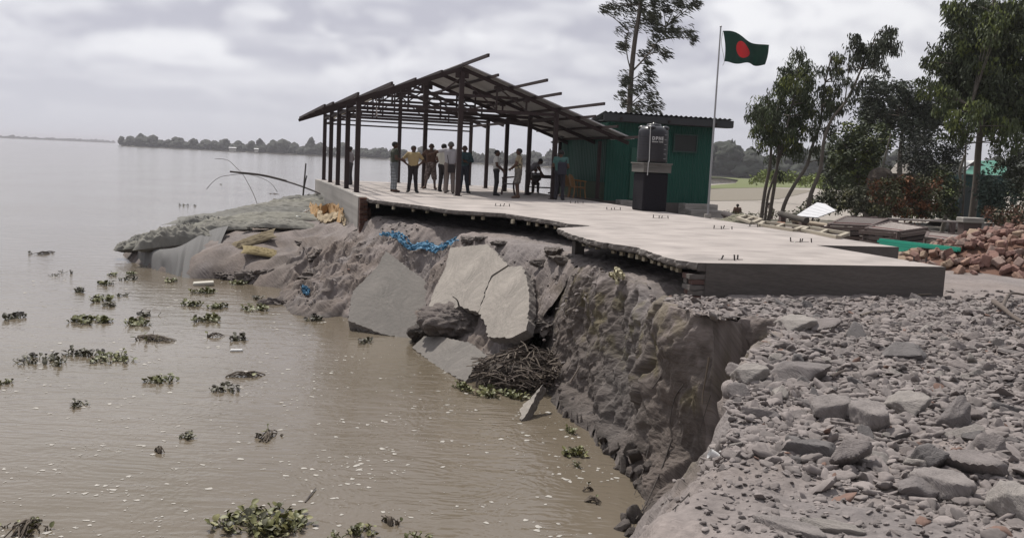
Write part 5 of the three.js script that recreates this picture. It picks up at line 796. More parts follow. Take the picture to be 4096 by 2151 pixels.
tree('bushy_tree', 'green bushy tree left of the straw stack', 50, [{ pts: [[790, 1240], [800, 1100], [810, 950]], r: 0.12 }],
  [[800, 800, 50], [860, 790, 45], [760, 860, 70], [850, 860, 80], [700, 850, 50], [650, 830, 30], [940, 850, 60], [720, 930, 70], [800, 960, 90], [880, 950, 70], [680, 1000, 60], [760, 1050, 80], [830, 1060, 60], [700, 1090, 50], [920, 900, 50], [640, 900, 30], [650, 960, 40], [760, 760, 40], [960, 780, 40]], { ...EUC, seed: 35, clumps: 5.5, clumpR: 0.24, leaves: 34, len: 0.2, wid: 0.1, droop: 0.2, depth: 3, colour: [0.052, 0.068, 0.028], accent: [0.14, 0.165, 0.04], accentShare: 0.25 });
tree('tall_tree', 'huge dark leafy tree filling the upper right corner', 44, [{ pts: [[1480, 1320], [1510, 1100], [1525, 880], [1560, 600], [1590, 300], [1620, 0]], r: 0.19, r1: 0.09, }, { pts: [[1560, 600], [1500, 400], [1440, 250], [1400, 120]], r: 0.07 }, { pts: [[1580, 420], [1660, 250], [1720, 60]], r: 0.07 }],
  [[1360, 20, 50], [1400, 70, 60], [1440, 110, 55], [1380, 130, 40], [1350, 210, 40], [1420, 230, 70], [1490, 180, 60], [1270, 280, 30], [1280, 350, 45], [1220, 370, 30], [1340, 370, 60], [1420, 350, 90], [1500, 320, 90], [1260, 400, 25], [1340, 460, 60], [1430, 470, 90], [1540, 450, 110], [1600, 350, 100], [1680, 300, 110], [1760, 200, 120], [1600, 180, 80], [1640, 100, 70], [1560, 60, 50], [1700, 60, 80], [1780, 60, 90], [1480, 20, 30], [1560, 10, 40], [1750, 400, 120], [1650, 500, 110], [1740, 560, 120], [1480, 580, 90], [1580, 600, 100], [1400, 560, 60], [1680, 680, 100], [1790, 700, 110], [1560, 720, 80]], { ...EUC, seed: 41, clumps: 9.5, clumpR: 0.25, leaves: 32, len: 0.24, wid: 0.085, droop: 0.7, depth: 4, colour: [0.045, 0.058, 0.026], accent: [0.10, 0.125, 0.03], accentShare: 0.18 });
tree('leafy_tree', 'lighter green drooping tree in front of the huge corner tree', 42, [{ pts: [[1430, 1320], [1440, 1100], [1450, 850], [1480, 640]], r: 0.06 }],
  [[1200, 520, 50], [1260, 510, 50], [1280, 570, 55], [1340, 560, 50], [1360, 640, 70], [1300, 660, 50], [1440, 640, 60], [1400, 720, 70], [1480, 730, 60], [1360, 790, 60], [1440, 810, 60], [1600, 150, 60], [1660, 130, 50], [1610, 220, 50], [1580, 100, 40], [1520, 640, 60], [1650, 760, 70], [1720, 760, 60], [1760, 850, 60], [1680, 830, 50], [1620, 860, 40]], { ...EUC, seed: 45, clumps: 6, clumpR: 0.22, leaves: 30, len: 0.22, wid: 0.075, droop: 0.9, depth: 2.5, colour: [0.065, 0.085, 0.03], accent: [0.15, 0.18, 0.045], accentShare: 0.3 });
tree('bare_tree', 'crooked bare grey trunk with its top broken off', 43, [{ pts: [[1300, 1330], [1350, 1240], [1400, 1180], [1420, 1110], [1412, 1030], [1430, 970], [1440, 930]], r: 0.12, r1: 0.05 }], [[1330, 1240, 20], [1360, 1290, 22], [1320, 1290, 20]], { ...EUC, seed: 47, clumps: 6, len: 0.14, wid: 0.07, droop: 0.1, depth: 0.5, colour: [0.05, 0.065, 0.03], bark: M.barkPale });
const BUSH = { clumps: 10, clumpR: 0.17, leaves: 24, len: 0.15, wid: 0.08, droop: 0.15, depth: 1.6, colour: [0.045, 0.055, 0.025] };
const bush = (label, D, blobs, o) => tree('bush', label, D, [], blobs, { ...BUSH, ...o }, 'bush', zT, 'bushes beside the building site');
bush('orange and green leafed bush in front of the straw stack', 41, [[900, 1130, 50], [960, 1120, 55], [1030, 1110, 55], [1100, 1110, 60], [1170, 1110, 55], [1240, 1120, 55], [930, 1180, 50], [1010, 1180, 60], [1090, 1180, 60], [1180, 1180, 60], [1250, 1190, 50], [1060, 1250, 50], [1150, 1250, 60], [1230, 1250, 50], [1000, 1230, 45], [1090, 1290, 40], [1190, 1290, 40]], { seed: 51, colour: [0.06, 0.062, 0.022], accent: [0.15, 0.062, 0.025], accentShare: 0.38 });
bush('dark green bush at the foot of the crooked bare trunk', 42, [[1330, 1120, 50], [1290, 1180, 55], [1350, 1190, 60], [1280, 1250, 50], [1350, 1260, 50], [1390, 1130, 40], [1300, 1070, 40], [1250, 1050, 40], [1330, 1040, 40]], { seed: 55, accent: [0.09, 0.11, 0.03], accentShare: 0.2 });
bush('dark blue-green bush right of the straight pale trunk', 41, [[1560, 1080, 50], [1600, 1120, 60], [1560, 1160, 55], [1620, 1190, 55], [1560, 1230, 45], [1660, 1120, 50], [1700, 1170, 50], [1640, 1250, 45]], { seed: 57, colour: [0.03, 0.048, 0.034] });
bush('reddish bush at the right edge above the brick heap', 34, [[1600, 1290, 45], [1660, 1300, 50], [1720, 1290, 55], [1780, 1290, 55], [1650, 1340, 40], [1730, 1340, 45], [1790, 1345, 40]], { seed: 59, colour: [0.07, 0.06, 0.03], accent: [0.14, 0.07, 0.045], accentShare: 0.35 });
bush('low green scrub right of the slanting trees above the white tin sheet', 44, [[560, 1205, 45], [620, 1190, 55], [690, 1180, 60], [760, 1170, 65], [820, 1170, 60], [640, 1240, 45], [720, 1240, 55], [800, 1245, 55], [500, 1240, 36], [870, 1210, 50], [460, 1275, 32], [400, 1290, 28], [550, 1275, 34], [900, 1270, 40], [970, 1290, 40]], { seed: 61, colour: [0.06, 0.065, 0.035], accent: [0.12, 0.12, 0.05], accentShare: 0.2 });
bush('light green weeds along the bank behind the window frames', 46, [[20, 1290, 16], [60, 1295, 16], [100, 1290, 18], [140, 1292, 18], [180, 1288, 20], [230, 1290, 20], [300, 1290, 20], [350, 1285, 22]], { seed: 63, colour: [0.10, 0.11, 0.05], accent: [0.22, 0.22, 0.14], accentShare: 0.15, clumps: 14, leaves: 14, len: 0.12, wid: 0.06, depth: 1 });
bush('dense dark undergrowth at the far right under the huge tree', 47, [[1680, 1000, 80], [1760, 1020, 80], [1790, 1100, 70], [1740, 1120, 70], [1780, 1200, 60], [1700, 1230, 50], [1640, 960, 60], [1790, 930, 80]], { seed: 65, colour: [0.035, 0.045, 0.022], clumps: 7 });
bush('dark undergrowth between the straw stack and the green-roofed house', 52, [[1120, 900, 80], [1200, 880, 90], [1280, 900, 90], [1350, 920, 80], [1180, 980, 80], [1280, 1000, 80], [1360, 1000, 50], [1100, 980, 60], [1240, 1060, 70], [1400, 880, 60]], { seed: 67, colour: [0.026, 0.032, 0.022], clumps: 6, clumpR: 0.26 });
bush('dark hedge behind the straw stack, lowest growth before the house', 62, [[660, 1060, 80], [760, 1060, 90], [860, 1050, 90], [960, 1060, 80], [1060, 1080, 80], [1160, 1090, 80], [1260, 1090, 80], [1360, 1090, 80], [1460, 1110, 60], [1560, 1120, 60], [700, 1130, 60], [800, 1140, 60]], { seed: 69, colour: [0.034, 0.042, 0.024], clumps: 5, clumpR: 0.3, len: 0.2, wid: 0.1 });
// bright scrub on the meadow
{ const c = zT; [['bright green thicket on the meadow left of the slanting trees', 118, [[200, 1060, 22], [240, 1055, 26], [290, 1050, 28], [340, 1060, 26], [390, 1060, 26], [430, 1070, 24], [180, 1075, 18]], 71], ['bright green thicket on the meadow behind the slanting trees', 112, [[470, 1080, 28], [520, 1075, 30], [570, 1085, 30], [620, 1085, 30], [660, 1100, 26], [600, 1110, 24]], 73]].forEach(([l, D, b, s]) => tree('meadow_bush', l, D, [], b, { ...BUSH, seed: s, clumps: 2.4, clumpR: 0.45, leaves: 26, len: 0.4, wid: 0.22, colour: [0.15, 0.19, 0.045], depth: 6 }, 'bush', c, 'bushes on the meadow')); }

// ---------------------------------------------------------------- straw stack, green-roofed house, thatched hut
{
  const D = 48, b = deep(...zT(925, 1190), D), o = thing('straw_stack', 'domed grey-brown straw stack with a pole through its top', 'straw stack', b.setY(landY(b.x, b.z)));
  const y = v => deep(...zT(925, v), D).y - b.y, w = metres(75 / 1.5033 * 0.62891, D), prof = [[w * 1.05, -0.1], [w * 1.08, y(1140) * 0.5], [w * 1.04, y(1100)], [w * 0.95, y(1055)], [w * 0.75, y(1025)], [w * 0.4, y(1008)], [0.02, y(1002)]].map(([a, c]) => new THREE.Vector2(a, c));
  const g = new THREE.LatheGeometry(new THREE.SplineCurve(prof).getPoints(24), 40), p = g.attributes.position; for (let i = 0; i < p.count; i++) { const f = 1 + 0.06 * n3(p.getX(i) * 3, p.getY(i) * 7, p.getZ(i) * 3); p.setXYZ(i, p.getX(i) * f, p.getY(i), p.getZ(i) * f); } g.computeVertexNormals();
  part('straw', g, std(0.125, 0.10, 0.082, 1, { map: grainMap, bumpMap: soilBump, bumpScale: 0.08 }), o);
  const t = deep(...zT(998, 800), D), t0 = deep(...zT(945, 1010), D); part('pole', local(taper([t0, t0.clone().lerp(t, 0.5), t], 0.05, 0.03, 6), o), M.barkPale, o);
}
{
  const D = 57, P = (x, y, d = 0) => deep(...zT(x, y), D + d), b = P(1530, 1150).setY(1.6), o = thing('green_roofed_house', 'house with a pale gable and a bright green tin roof behind the trees', 'house', b);
  const q = (a, bb, c, d, m, name) => { const pos = []; for (const v of [a, bb, c, d]) pos.push(v.x - b.x, v.y - b.y, v.z - b.z); return part(name, geo(pos, [0, 1, 2, 0, 2, 3]), m, o); };
  const ds = { side: THREE.DoubleSide };
  const eL = P(1440, 1043, -0.6), eR = P(1695, 1055, -0.2), rL = P(1500, 965, 1.6), rR = P(1690, 962, 2.2), v0 = P(1437, 998, 0.4), v1 = P(1570, 995, 0.4);
  q(eL, eR, rR, rL, std(0.07, 0.22, 0.165, 0.6, ds), 'roof'); q(P(1435, 965, 1.3), P(1432, 998, 0.2), P(1465, 997, 0.2), P(1500, 962, 1.5), std(0.6, 0.6, 0.58, 0.6, ds), 'pale_gable_roof'); const gb = [P(1455, 997, -0.25), P(1505, 963, -0.1), P(1570, 996, -0.25)]; { const pos = []; gb.forEach(v => pos.push(v.x - b.x, v.y - b.y, v.z - b.z)); part('gable', geo(pos, [0, 1, 2]), std(0.05, 0.04, 0.035, 0.9, ds), o); } void v0; void v1;
  const H = eL.y - 1.5, W = eR.x - eL.x; part('wall', box(W - 0.3, H, 3.4, (eL.x + eR.x) / 2 - b.x, 1.45 + H / 2 - b.y, -(D + 1.3) - b.z), std(0.012, 0.045, 0.042, 0.7), o); const dr = part('door', box(0.9, 1.9, 0.06, (eL.x + eR.x) / 2 - b.x - 1, 1.6 + 0.95 - b.y, -(D + 1.3) + 1.74 - b.z), std(0.05, 0.06, 0.06), o); part('handle', rod(V3(0.3, 0, 0.06), V3(0.3, 0.15, 0.06), 0.02), M.steel, dr).position.set((eL.x + eR.x) / 2 - b.x - 1, 2.4 - b.y, -(D + 1.3) + 1.74 - b.z);
  const h2 = deep(...zT(1060, 1060), 60), hut = thing('thatched_hut', 'grey thatched hut roof half hidden behind the straw stack', 'hut', h2.setY(1.5)); const rp = (x, y, d) => deep(...zT(x, y), 60 + d).sub(h2); const pos = []; [rp(985, 1040, -1), rp(1120, 1042, -1), rp(1100, 965, 1), rp(1050, 960, 1), rp(985, 1030, 3), rp(1120, 1032, 3)].forEach(v => pos.push(v.x, v.y, v.z)); part('roof', geo(pos, [0, 1, 2, 0, 2, 3, 3, 2, 5, 3, 5, 4, 0, 3, 4, 1, 5, 2]), std(0.24, 0.22, 0.2, 1, ds), hut); const wl = rp(1050, 1040, 0); part('wall', box(4, wl.y, 3, wl.x, wl.y / 2, -1), std(0.12, 0.1, 0.08), hut);
}

// ================================================================ PEOPLE
function netSurface(sdf, lo, hi, cell) {                                // naive surface nets of a distance field
  const nx = Math.ceil((hi[0] - lo[0]) / cell) + 1, ny = Math.ceil((hi[1] - lo[1]) / cell) + 1, nz = Math.ceil((hi[2] - lo[2]) / cell) + 1, f = new Float32Array(nx * ny * nz), id = (i, j, k) => (k * ny + j) * nx + i;
  for (let k = 0; k < nz; k++) for (let j = 0; j < ny; j++) for (let i = 0; i < nx; i++) f[id(i, j, k)] = sdf(lo[0] + i * cell, lo[1] + j * cell, lo[2] + k * cell);
  const vid = new Int32Array(nx * ny * nz).fill(-1), pos = [], idx = [];
  for (let k = 0; k < nz - 1; k++) for (let j = 0; j < ny - 1; j++) for (let i = 0; i < nx - 1; i++) {
    let m = 0, cx = 0, cy = 0, cz = 0, n = 0; const c = [];
    for (let q = 0; q < 8; q++) { const v = f[id(i + (q & 1), j + (q >> 1 & 1), k + (q >> 2))]; c.push(v); if (v < 0) m |= 1 << q; }
    if (m === 0 || m === 255) continue;
    for (const [a, b] of [[0, 1], [2, 3], [4, 5], [6, 7], [0, 2], [1, 3], [4, 6], [5, 7], [0, 4], [1, 5], [2, 6], [3, 7]]) if ((c[a] < 0) !== (c[b] < 0)) { const t = c[a] / (c[a] - c[b]); cx += lerp(a & 1, b & 1, t); cy += lerp(a >> 1 & 1, b >> 1 & 1, t); cz += lerp(a >> 2, b >> 2, t); n++; }
    vid[id(i, j, k)] = pos.length / 3; pos.push(lo[0] + (i + cx / n) * cell, lo[1] + (j + cy / n) * cell, lo[2] + (k + cz / n) * cell);
  }
  const quad = (a, b, c, d, flip) => { if (a < 0 || b < 0 || c < 0 || d < 0) return; if (flip) idx.push(a, c, b, a, d, c); else idx.push(a, b, c, a, c, d); };
  for (let k = 1; k < nz - 1; k++) for (let j = 1; j < ny - 1; j++) for (let i = 1; i < nx - 1; i++) {
    const s = f[id(i, j, k)] < 0;
    if (s !== (f[id(i + 1, j, k)] < 0)) quad(vid[id(i, j - 1, k - 1)], vid[id(i, j, k - 1)], vid[id(i, j, k)], vid[id(i, j - 1, k)], !s);
    if (s !== (f[id(i, j + 1, k)] < 0)) quad(vid[id(i - 1, j, k - 1)], vid[id(i - 1, j, k)], vid[id(i, j, k)], vid[id(i, j, k - 1)], !s);
    if (s !== (f[id(i, j, k + 1)] < 0)) quad(vid[id(i - 1, j - 1, k)], vid[id(i, j - 1, k)], vid[id(i, j, k)], vid[id(i - 1, j, k)], !s);
  }
  return { pos, idx };
}
const seg = (p, a, b) => { const ex = b[0] - a[0], ey = b[1] - a[1], ez = b[2] - a[2]; return clamp(((p[0] - a[0]) * ex + (p[1] - a[1]) * ey + (p[2] - a[2]) * ez) / (ex * ex + ey * ey + ez * ez + 1e-9)); };
function bone(p, B) { const t = seg(p, B[0], B[1]), x = p[0] - lerp(B[0][0], B[1][0], t), y = p[1] - lerp(B[0][1], B[1][1], t), z = p[2] - lerp(B[0][2], B[1][2], t); return [Math.sqrt(x * x + y * y + z * z) - lerp(B[2], B[3], t), t]; }
const SKIN = [0.085, 0.045, 0.03], HAIR = [0.012, 0.011, 0.011];
function person(label, spot, turn, height, look, pose = {}, group = 'people in and around the hall') {
  const k = height / 1.7, J = { hip: [0, 0.93, 0], kp: [0.1, 0.5, 0.03], km: [-0.1, 0.5, 0.03], ap: [0.115, 0.075, -0.02], am: [-0.115, 0.075, -0.02], tp: [0.135, 0.03, 0.15], tm: [-0.135, 0.03, 0.15], ep: [0.26, 1.13, -0.02], em: [-0.26, 1.13, -0.02], wp: [0.25, 0.88, 0.06], wm: [-0.25, 0.88, 0.06], turn: 0, ...pose };
  const lean = pose.lean || 0, drop = pose.drop || 0, cl = Math.cos(lean), sl = Math.sin(lean);
  const up = q => { const y = q[1] - 0.93, z = q[2]; return [q[0], 0.93 + y * cl - z * sl + drop, z * cl + y * sl]; };          // upper body bent forward at the hip
  const low = q => [q[0], q[1], q[2]];
  const hp = [0.085, 0.93 + drop, 0], hm = [-0.085, 0.93 + drop, 0];
  const sp = up([0.185, 1.395, 0]), sm = up([-0.185, 1.395, 0]), arm = q => pose.freeArms ? q : up(q), ep = arm(J.ep), em = arm(J.em), wp = arm(J.wp), wm = arm(J.wm);
  const ct = Math.cos(J.turn), stn = Math.sin(J.turn), hd = (x, y, z) => up([x * ct + z * stn, y, -x * stn + z * ct]);
  const skirt = look.skirt;                                              // [hem height, half width at hem]
  const bones = [[hp, hm, 0.122, 0.112, 'pants'], [up([0.05, 1.0, 0]), up([0.1, 1.31, 0.0]), 0.12, 0.116, 'shirt'], [up([-0.05, 1.0, 0]), up([-0.1, 1.31, 0.0]), 0.12, 0.116, 'shirt'], [sp, sm, 0.062, 0.062, 'shirt'], [up([0, 1.36, 0]), up([0, 1.38, 0.02]), 0.095, 0.08, 'shirt'], [up([0, 1.42, 0]), up([0, 1.52, 0.015]), 0.056, 0.052, 'skin'],
    [hd(0, 1.595, -0.012), hd(0, 1.60, 0.012), 0.098, 0.092, 'head'], [hd(0, 1.545, 0.03), hd(0, 1.51, 0.05), 0.066, 0.045, 'head'], [hd(0, 1.565, 0.105), hd(0, 1.545, 0.118), 0.012, 0.016, 'head'], [hd(0.095, 1.575, 0.0), hd(0.098, 1.555, 0.0), 0.02, 0.016, 'ear'], [hd(-0.095, 1.575, 0.0), hd(-0.098, 1.555, 0.0), 0.02, 0.016, 'ear'],
    [hp, low(J.kp), 0.1, look.shorts ? 0.062 : 0.078, 'thigh'], [hm, low(J.km), 0.1, look.shorts ? 0.062 : 0.078, 'thigh'], [low(J.kp), low(J.ap), look.shorts || skirt ? 0.06 : 0.076, look.shorts || skirt ? 0.04 : 0.064, 'calf'], [low(J.km), low(J.am), look.shorts || skirt ? 0.06 : 0.076, look.shorts || skirt ? 0.04 : 0.064, 'calf'], [low(J.ap), low(J.tp), 0.043, 0.032, 'foot'], [low(J.am), low(J.tm), 0.043, 0.032, 'foot'], [[J.ap[0], 0.04, J.ap[2] - 0.03], low(J.tp), 0.036, 0.03, 'foot'], [[J.am[0], 0.04, J.am[2] - 0.03], low(J.tm), 0.036, 0.03, 'foot'],
    [sp, ep, 0.066, 0.052, 'arm'], [sm, em, 0.066, 0.052, 'arm'], [ep, wp, 0.044, 0.031, 'fore'], [em, wm, 0.044, 0.031, 'fore']];
  const skirtD = p => { if (!skirt) return 9; const y = clamp(p[1], skirt[0], 1.0), t = (1.0 - y) / (1.0 - skirt[0]), fold = 1 + 0.06 * Math.sin(Math.atan2(p[2], p[0]) * 9 + p[1] * 3) * t, rx = lerp(0.165, skirt[1], t) * fold, rz = lerp(0.125, skirt[1] * 0.72, t) * fold, q = (Math.hypot(p[0] / rx, p[2] / rz) - 1) * Math.min(rx, rz); return Math.max(q, Math.abs(p[1] - y)); };
  const body = p => { let d = skirtD(p); for (const b of bones) { const [q] = bone(p, b), s = 0.028, h = clamp(0.5 + 0.5 * (d - q) / s); d = lerp(d, q, h) - s * h * (1 - h); } return d; };
  let lo = [9, 9, 9], hi = [-9, -9, -9]; for (const b of bones) for (let a = 0; a < 3; a++) { lo[a] = Math.min(lo[a], b[0][a] - b[2], b[1][a] - b[3]); hi[a] = Math.max(hi[a], b[0][a] + b[2], b[1][a] + b[3]); } if (skirt) { lo[0] = Math.min(lo[0], -skirt[1] * 1.1); hi[0] = Math.max(hi[0], skirt[1] * 1.1); lo[2] = Math.min(lo[2], -skirt[1]); hi[2] = Math.max(hi[2], skirt[1]); }
  const pad = 0.05; const S = netSurface((x, y, z) => body([x, y, z]), lo.map(v => v - pad), hi.map(v => v + pad), 0.02), pos = S.pos, idx = S.idx;
  for (const [w, e, sgn] of [[wp, ep, 1], [wm, em, -1]]) {                  // each hand: palm, four fingers of unequal length, thumb at the side
    const d = V3(w[0] - e[0], w[1] - e[1], w[2] - e[2]).normalize(), side = Math.abs(d.y) > 0.8 ? V3(0, 0, 1) : V3(0, 1, 0).cross(d).normalize(), nrm = d.clone().cross(side).normalize().multiplyScalar(sgn), o = V3(...w), P = (a, b, c) => o.clone().addScaledVector(d, a).addScaledVector(side, b).addScaledVector(nrm, c).toArray();
    const hb = [[P(-0.02, 0, 0), P(0.03, 0, 0), 0.03, 0.03], [P(0.03, 0.022, 0), P(0.085, 0.025, 0), 0.02, 0.017], [P(0.03, -0.022, 0), P(0.085, -0.025, 0), 0.02, 0.017], [P(0.02, 0.03, 0.005), P(0.055, 0.055, 0.02), 0.016, 0.012], [P(0.055, 0.055, 0.02), P(0.085, 0.058, 0.03), 0.011, 0.009]];
    [[0.03, 0.075], [0.01, 0.085], [-0.01, 0.08], [-0.03, 0.06]].forEach(([b, L]) => hb.push([P(0.088, b, 0), P(0.088 + L * 0.5, b, 0.012), 0.0095, 0.009], [P(0.088 + L * 0.5, b, 0.012), P(0.088 + L * 0.85, b, 0.042), 0.009, 0.008]));
    const c = P(0.07, 0, 0.01), h = netSurface((x, y, z) => { let q = 9; for (const b of hb) q = Math.min(q, bone([x, y, z], b)[0]); return q; }, c.map(v => v - 0.125), c.map(v => v + 0.125), 0.008), n0 = pos.length / 3; pos.push(...h.pos); idx.push(...h.idx.map(i => i + n0));
  }
  const col = []; const shirt = look.shirt || SKIN, pants = look.pants, shoe = look.shoe || SKIN;
  for (let i = 0; i < pos.length; i += 3) {
    const p = [pos[i], pos[i + 1], pos[i + 2]]; let best = 9, T = 'hand', t = 0; const sk = skirtD(p); bones.forEach(b => { const q = bone(p, b); if (q[0] < best) { best = q[0]; T = b[4]; t = q[1]; } });
    if (Math.min(Math.hypot(p[0] - wp[0], p[1] - wp[1], p[2] - wp[2]), Math.hypot(p[0] - wm[0], p[1] - wm[1], p[2] - wm[2])) < 0.03 || best > 0.03 && sk > 0.03) T = 'hand';
    let c = SKIN; const hemY = 0.90 + drop;
    if (sk < best + 0.006 && sk < 0.03) c = look.pattern ? look.pattern(p, pants) : pants;
    else if (T === 'shirt') c = p[1] < (look.untuck || hemY + 0.06) && !lean ? pants : (look.print ? look.print(p, shirt) : shirt); else if (T === 'pants' || T === 'thigh') c = look.shorts && T === 'thigh' && t > 0.9 ? SKIN : pants; else if (T === 'calf') c = look.shorts ? SKIN : pants; else if (T === 'foot') c = shoe; else if (T === 'arm') c = look.shirt && t < (look.sleeve || 0.6) ? shirt : SKIN; else if (T === 'fore') c = look.sleeve > 1 && t < 0.92 ? shirt : SKIN;
    else if (T === 'head') { const q = hd(0, 1.585, 0.0), f = hd(0, 1.585, 1), fz = (p[0] - q[0]) * (f[0] - q[0]) + (p[1] - q[1]) * (f[1] - q[1]) + (p[2] - q[2]) * (f[2] - q[2]), yy = p[1] - q[1]; c = fz < 0.035 && yy > -0.045 || yy > 0.055 ? (look.hair || HAIR) : SKIN; if (fz > 0.075 && Math.abs(yy - 0.005) < 0.012) c = [0.03, 0.018, 0.014]; if (fz > 0.08 && Math.abs(yy + 0.062) < 0.008) c = [0.06, 0.025, 0.022]; }
    col.push(...c);
  }
  for (let i = 0; i < pos.length; i++) pos[i] *= k;
  const m = solo('person', geo(pos, idx, null, col), std(1, 1, 1, 0.85, { vertexColors: true }), label, 'person', group); m.position.copy(spot); m.rotation.y = turn; return m;
}
const stand = (u, v) => at(u, v, SLAB_Y + 0.004);
const tall = (spot, headV) => { const d = -spot.z; return deep(1200, headV, d).y - deep(1200, 0, d).y; }; void tall;
const H_ = (u, feet, head) => { const s = stand(u, feet); return metres(feet - head, -s.z) * 1.0; };
const hips = { ep: [0.40, 1.16, -0.1], wp: [0.19, 0.98, 0.05], em: [-0.40, 1.16, -0.1], wm: [-0.19, 0.98, 0.05] };
const check = (a, b) => (p, c) => { const s = (Math.sin(p[1] * 60) > 0.3 ? 1 : 0) + (Math.sin(Math.atan2(p[2], p[0]) * 14) > 0.3 ? 1 : 0); return s === 2 ? a : s === 1 ? b : c; };
const splash = (a, b) => (p, c) => { const n = fbm3(p[0] * 9, p[1] * 9, p[2] * 9, 3); return n > 0.12 ? a : n < -0.15 ? b : c; };
person('man in a grey shirt half hidden behind the left row of posts', stand(879, 464), -1.9, H_(879, 464, 368), { shirt: [0.26, 0.24, 0.25], pants: [0.05, 0.045, 0.05], untuck: 0.86, shoe: [0.03, 0.03, 0.03] });
person('man in a dark olive shirt and grey checked wrap, facing right', stand(990, 482), 2.0, H_(990, 482, 356), { shirt: [0.045, 0.05, 0.035], pants: [0.13, 0.14, 0.15], skirt: [0.1, 0.17], pattern: check([0.32, 0.34, 0.36], [0.2, 0.21, 0.22]) }, { wp: [0.12, 1.1, 0.24], wm: [-0.12, 1.1, 0.24] });
person('man in a pale yellow shirt with both hands on his hips', stand(1037, 483), 0.15, H_(1037, 483, 366), { shirt: [0.42, 0.32, 0.17], pants: [0.022, 0.018, 0.02], shoe: [0.02, 0.02, 0.02], sleeve: 0.75, untuck: 0.9 }, { ...hips, turn: 0.7, ap: [0.14, 0.075, 0], tp: [0.2, 0.03, 0.15], am: [-0.14, 0.075, 0], tm: [-0.2, 0.03, 0.15] });
person('bare-chested man in a patterned brown wrap, hands on hips', stand(1082, 475), 0.1, H_(1082, 475, 361), { pants: [0.12, 0.09, 0.08], skirt: [0.36, 0.25], pattern: splash([0.22, 0.18, 0.165], [0.07, 0.05, 0.045]) }, { ...hips, kp: [0.13, 0.5, 0.03], ap: [0.17, 0.075, 0], tp: [0.22, 0.03, 0.14], km: [-0.13, 0.5, 0.03], am: [-0.19, 0.075, 0], tm: [-0.27, 0.03, 0.12] });
person('man in a white shirt and black trousers partly hidden by the pointing man', stand(1113, 481.5), 2.7, H_(1113, 482, 361), { shirt: [0.50, 0.48, 0.42], pants: [0.02, 0.017, 0.02], shoe: [0.02, 0.02, 0.02], untuck: 0.88 }, { wp: [0.08, 1.1, 0.26] });
person('grey-haired man seen from behind pointing left, in pale shirt and khaki trousers', stand(1130, 485.5), 3.3, H_(1130, 485, 356), { shirt: [0.40, 0.385, 0.41], pants: [0.19, 0.155, 0.14], hair: [0.13, 0.125, 0.12], sleeve: 0.8, shoe: [0.04, 0.03, 0.025] }, { ep: [0.44, 1.34, 0.08], wp: [0.62, 1.26, 0.16] });
{ const b = stand(1130, 485.5), o = thing('shoulder_bag', 'black bag slung at the back of the pointing man', 'bag', b.clone().add(V3(0.06, 0.92, 0.17)), 0.1); part('pouch', new RoundedBoxGeometry(0.26, 0.3, 0.1, 3, 0.03), std(0.02, 0.015, 0.017, 0.7), o); part('strap', bar(V3(-0.1, 0.15, 0), V3(-0.17, 0.5, -0.03), 0.03, 0.012), std(0.02, 0.015, 0.017, 0.7), o); }
person('man in a dark teal shirt and dark trousers with folded arms', stand(1165, 484.5), 0.2, H_(1165, 484.5, 366), { shirt: [0.03, 0.065, 0.075], pants: [0.022, 0.026, 0.04], sleeve: 1.2, untuck: 0.9, shoe: [0.03, 0.025, 0.02] }, { ep: [0.29, 1.15, 0.03], wp: [0.02, 1.16, 0.2], em: [-0.29, 1.15, 0.03], wm: [-0.02, 1.12, 0.19], ap: [0.17, 0.075, 0], tp: [0.22, 0.03, 0.15], am: [-0.12, 0.075, 0] });
person('man in a white short-sleeved shirt standing at the dark plastic chair', stand(1246, 491), 1.5, H_(1246, 491, 377), { shirt: [0.52, 0.52, 0.50], pants: [0.02, 0.018, 0.02], untuck: 0.88, shoe: [0.03, 0.03, 0.03] }, { ep: [0.24, 1.13, 0.04], wp: [0.12, 0.95, 0.26], em: [-0.24, 1.13, 0.04], wm: [-0.1, 0.93, 0.25], tp: [0.14, 0.03, 0.12] });
person('man in a tan and black patterned shirt with knee-length wrap', stand(1301, 498), -1.7, H_(1301, 498, 373), { shirt: [0.22, 0.18, 0.12], print: splash([0.36, 0.30, 0.2], [0.03, 0.028, 0.025]), pants: [0.13, 0.115, 0.10], skirt: [0.5, 0.21], pattern: splash([0.16, 0.14, 0.12], [0.09, 0.08, 0.075]), shorts: true, untuck: 0.85 }, { ep: [0.24, 1.15, 0.06], wp: [0.12, 1.0, 0.24], em: [-0.24, 1.15, 0.06], wm: [-0.1, 1.02, 0.22] });
person('man in a grey shirt bending over the table', stand(1326, 487), 1.45, 1.68, { shirt: [0.17, 0.16, 0.17], pants: [0.02, 0.018, 0.02], sleeve: 0.5, shoe: [0.03, 0.03, 0.03] }, { lean: 0.85, freeArms: true, ep: [0.22, 1.02, 0.46], wp: [0.12, 0.84, 0.52], em: [-0.22, 1.02, 0.48], wm: [-0.1, 0.84, 0.62] });
person('man in a teal shirt with a black backpack, seen from behind', stand(1406, 502), 2.9, H_(1406, 502, 377), { shirt: [0.05, 0.12, 0.11], pants: [0.02, 0.018, 0.025], shoe: [0.02, 0.02, 0.02], untuck: 0.9 }, { wp: [0.15, 1.05, 0.22], wm: [-0.15, 1.05, 0.22] });
{ const b = stand(1406, 502), o = thing('backpack', 'black backpack on the back of the man in teal', 'backpack', b.clone().add(V3(0.05, 1.12, 0.2)), -0.25); part('pack', new RoundedBoxGeometry(0.32, 0.46, 0.18, 4, 0.06), std(0.018, 0.018, 0.03, 0.8), o); for (const s of [-1, 1]) part('strap', taper([V3(s * 0.1, 0.2, -0.06), V3(s * 0.13, 0.32, -0.14), V3(s * 0.13, 0.28, -0.26)], 0.02, 0.02, 5), std(0.018, 0.018, 0.03, 0.8), o); }
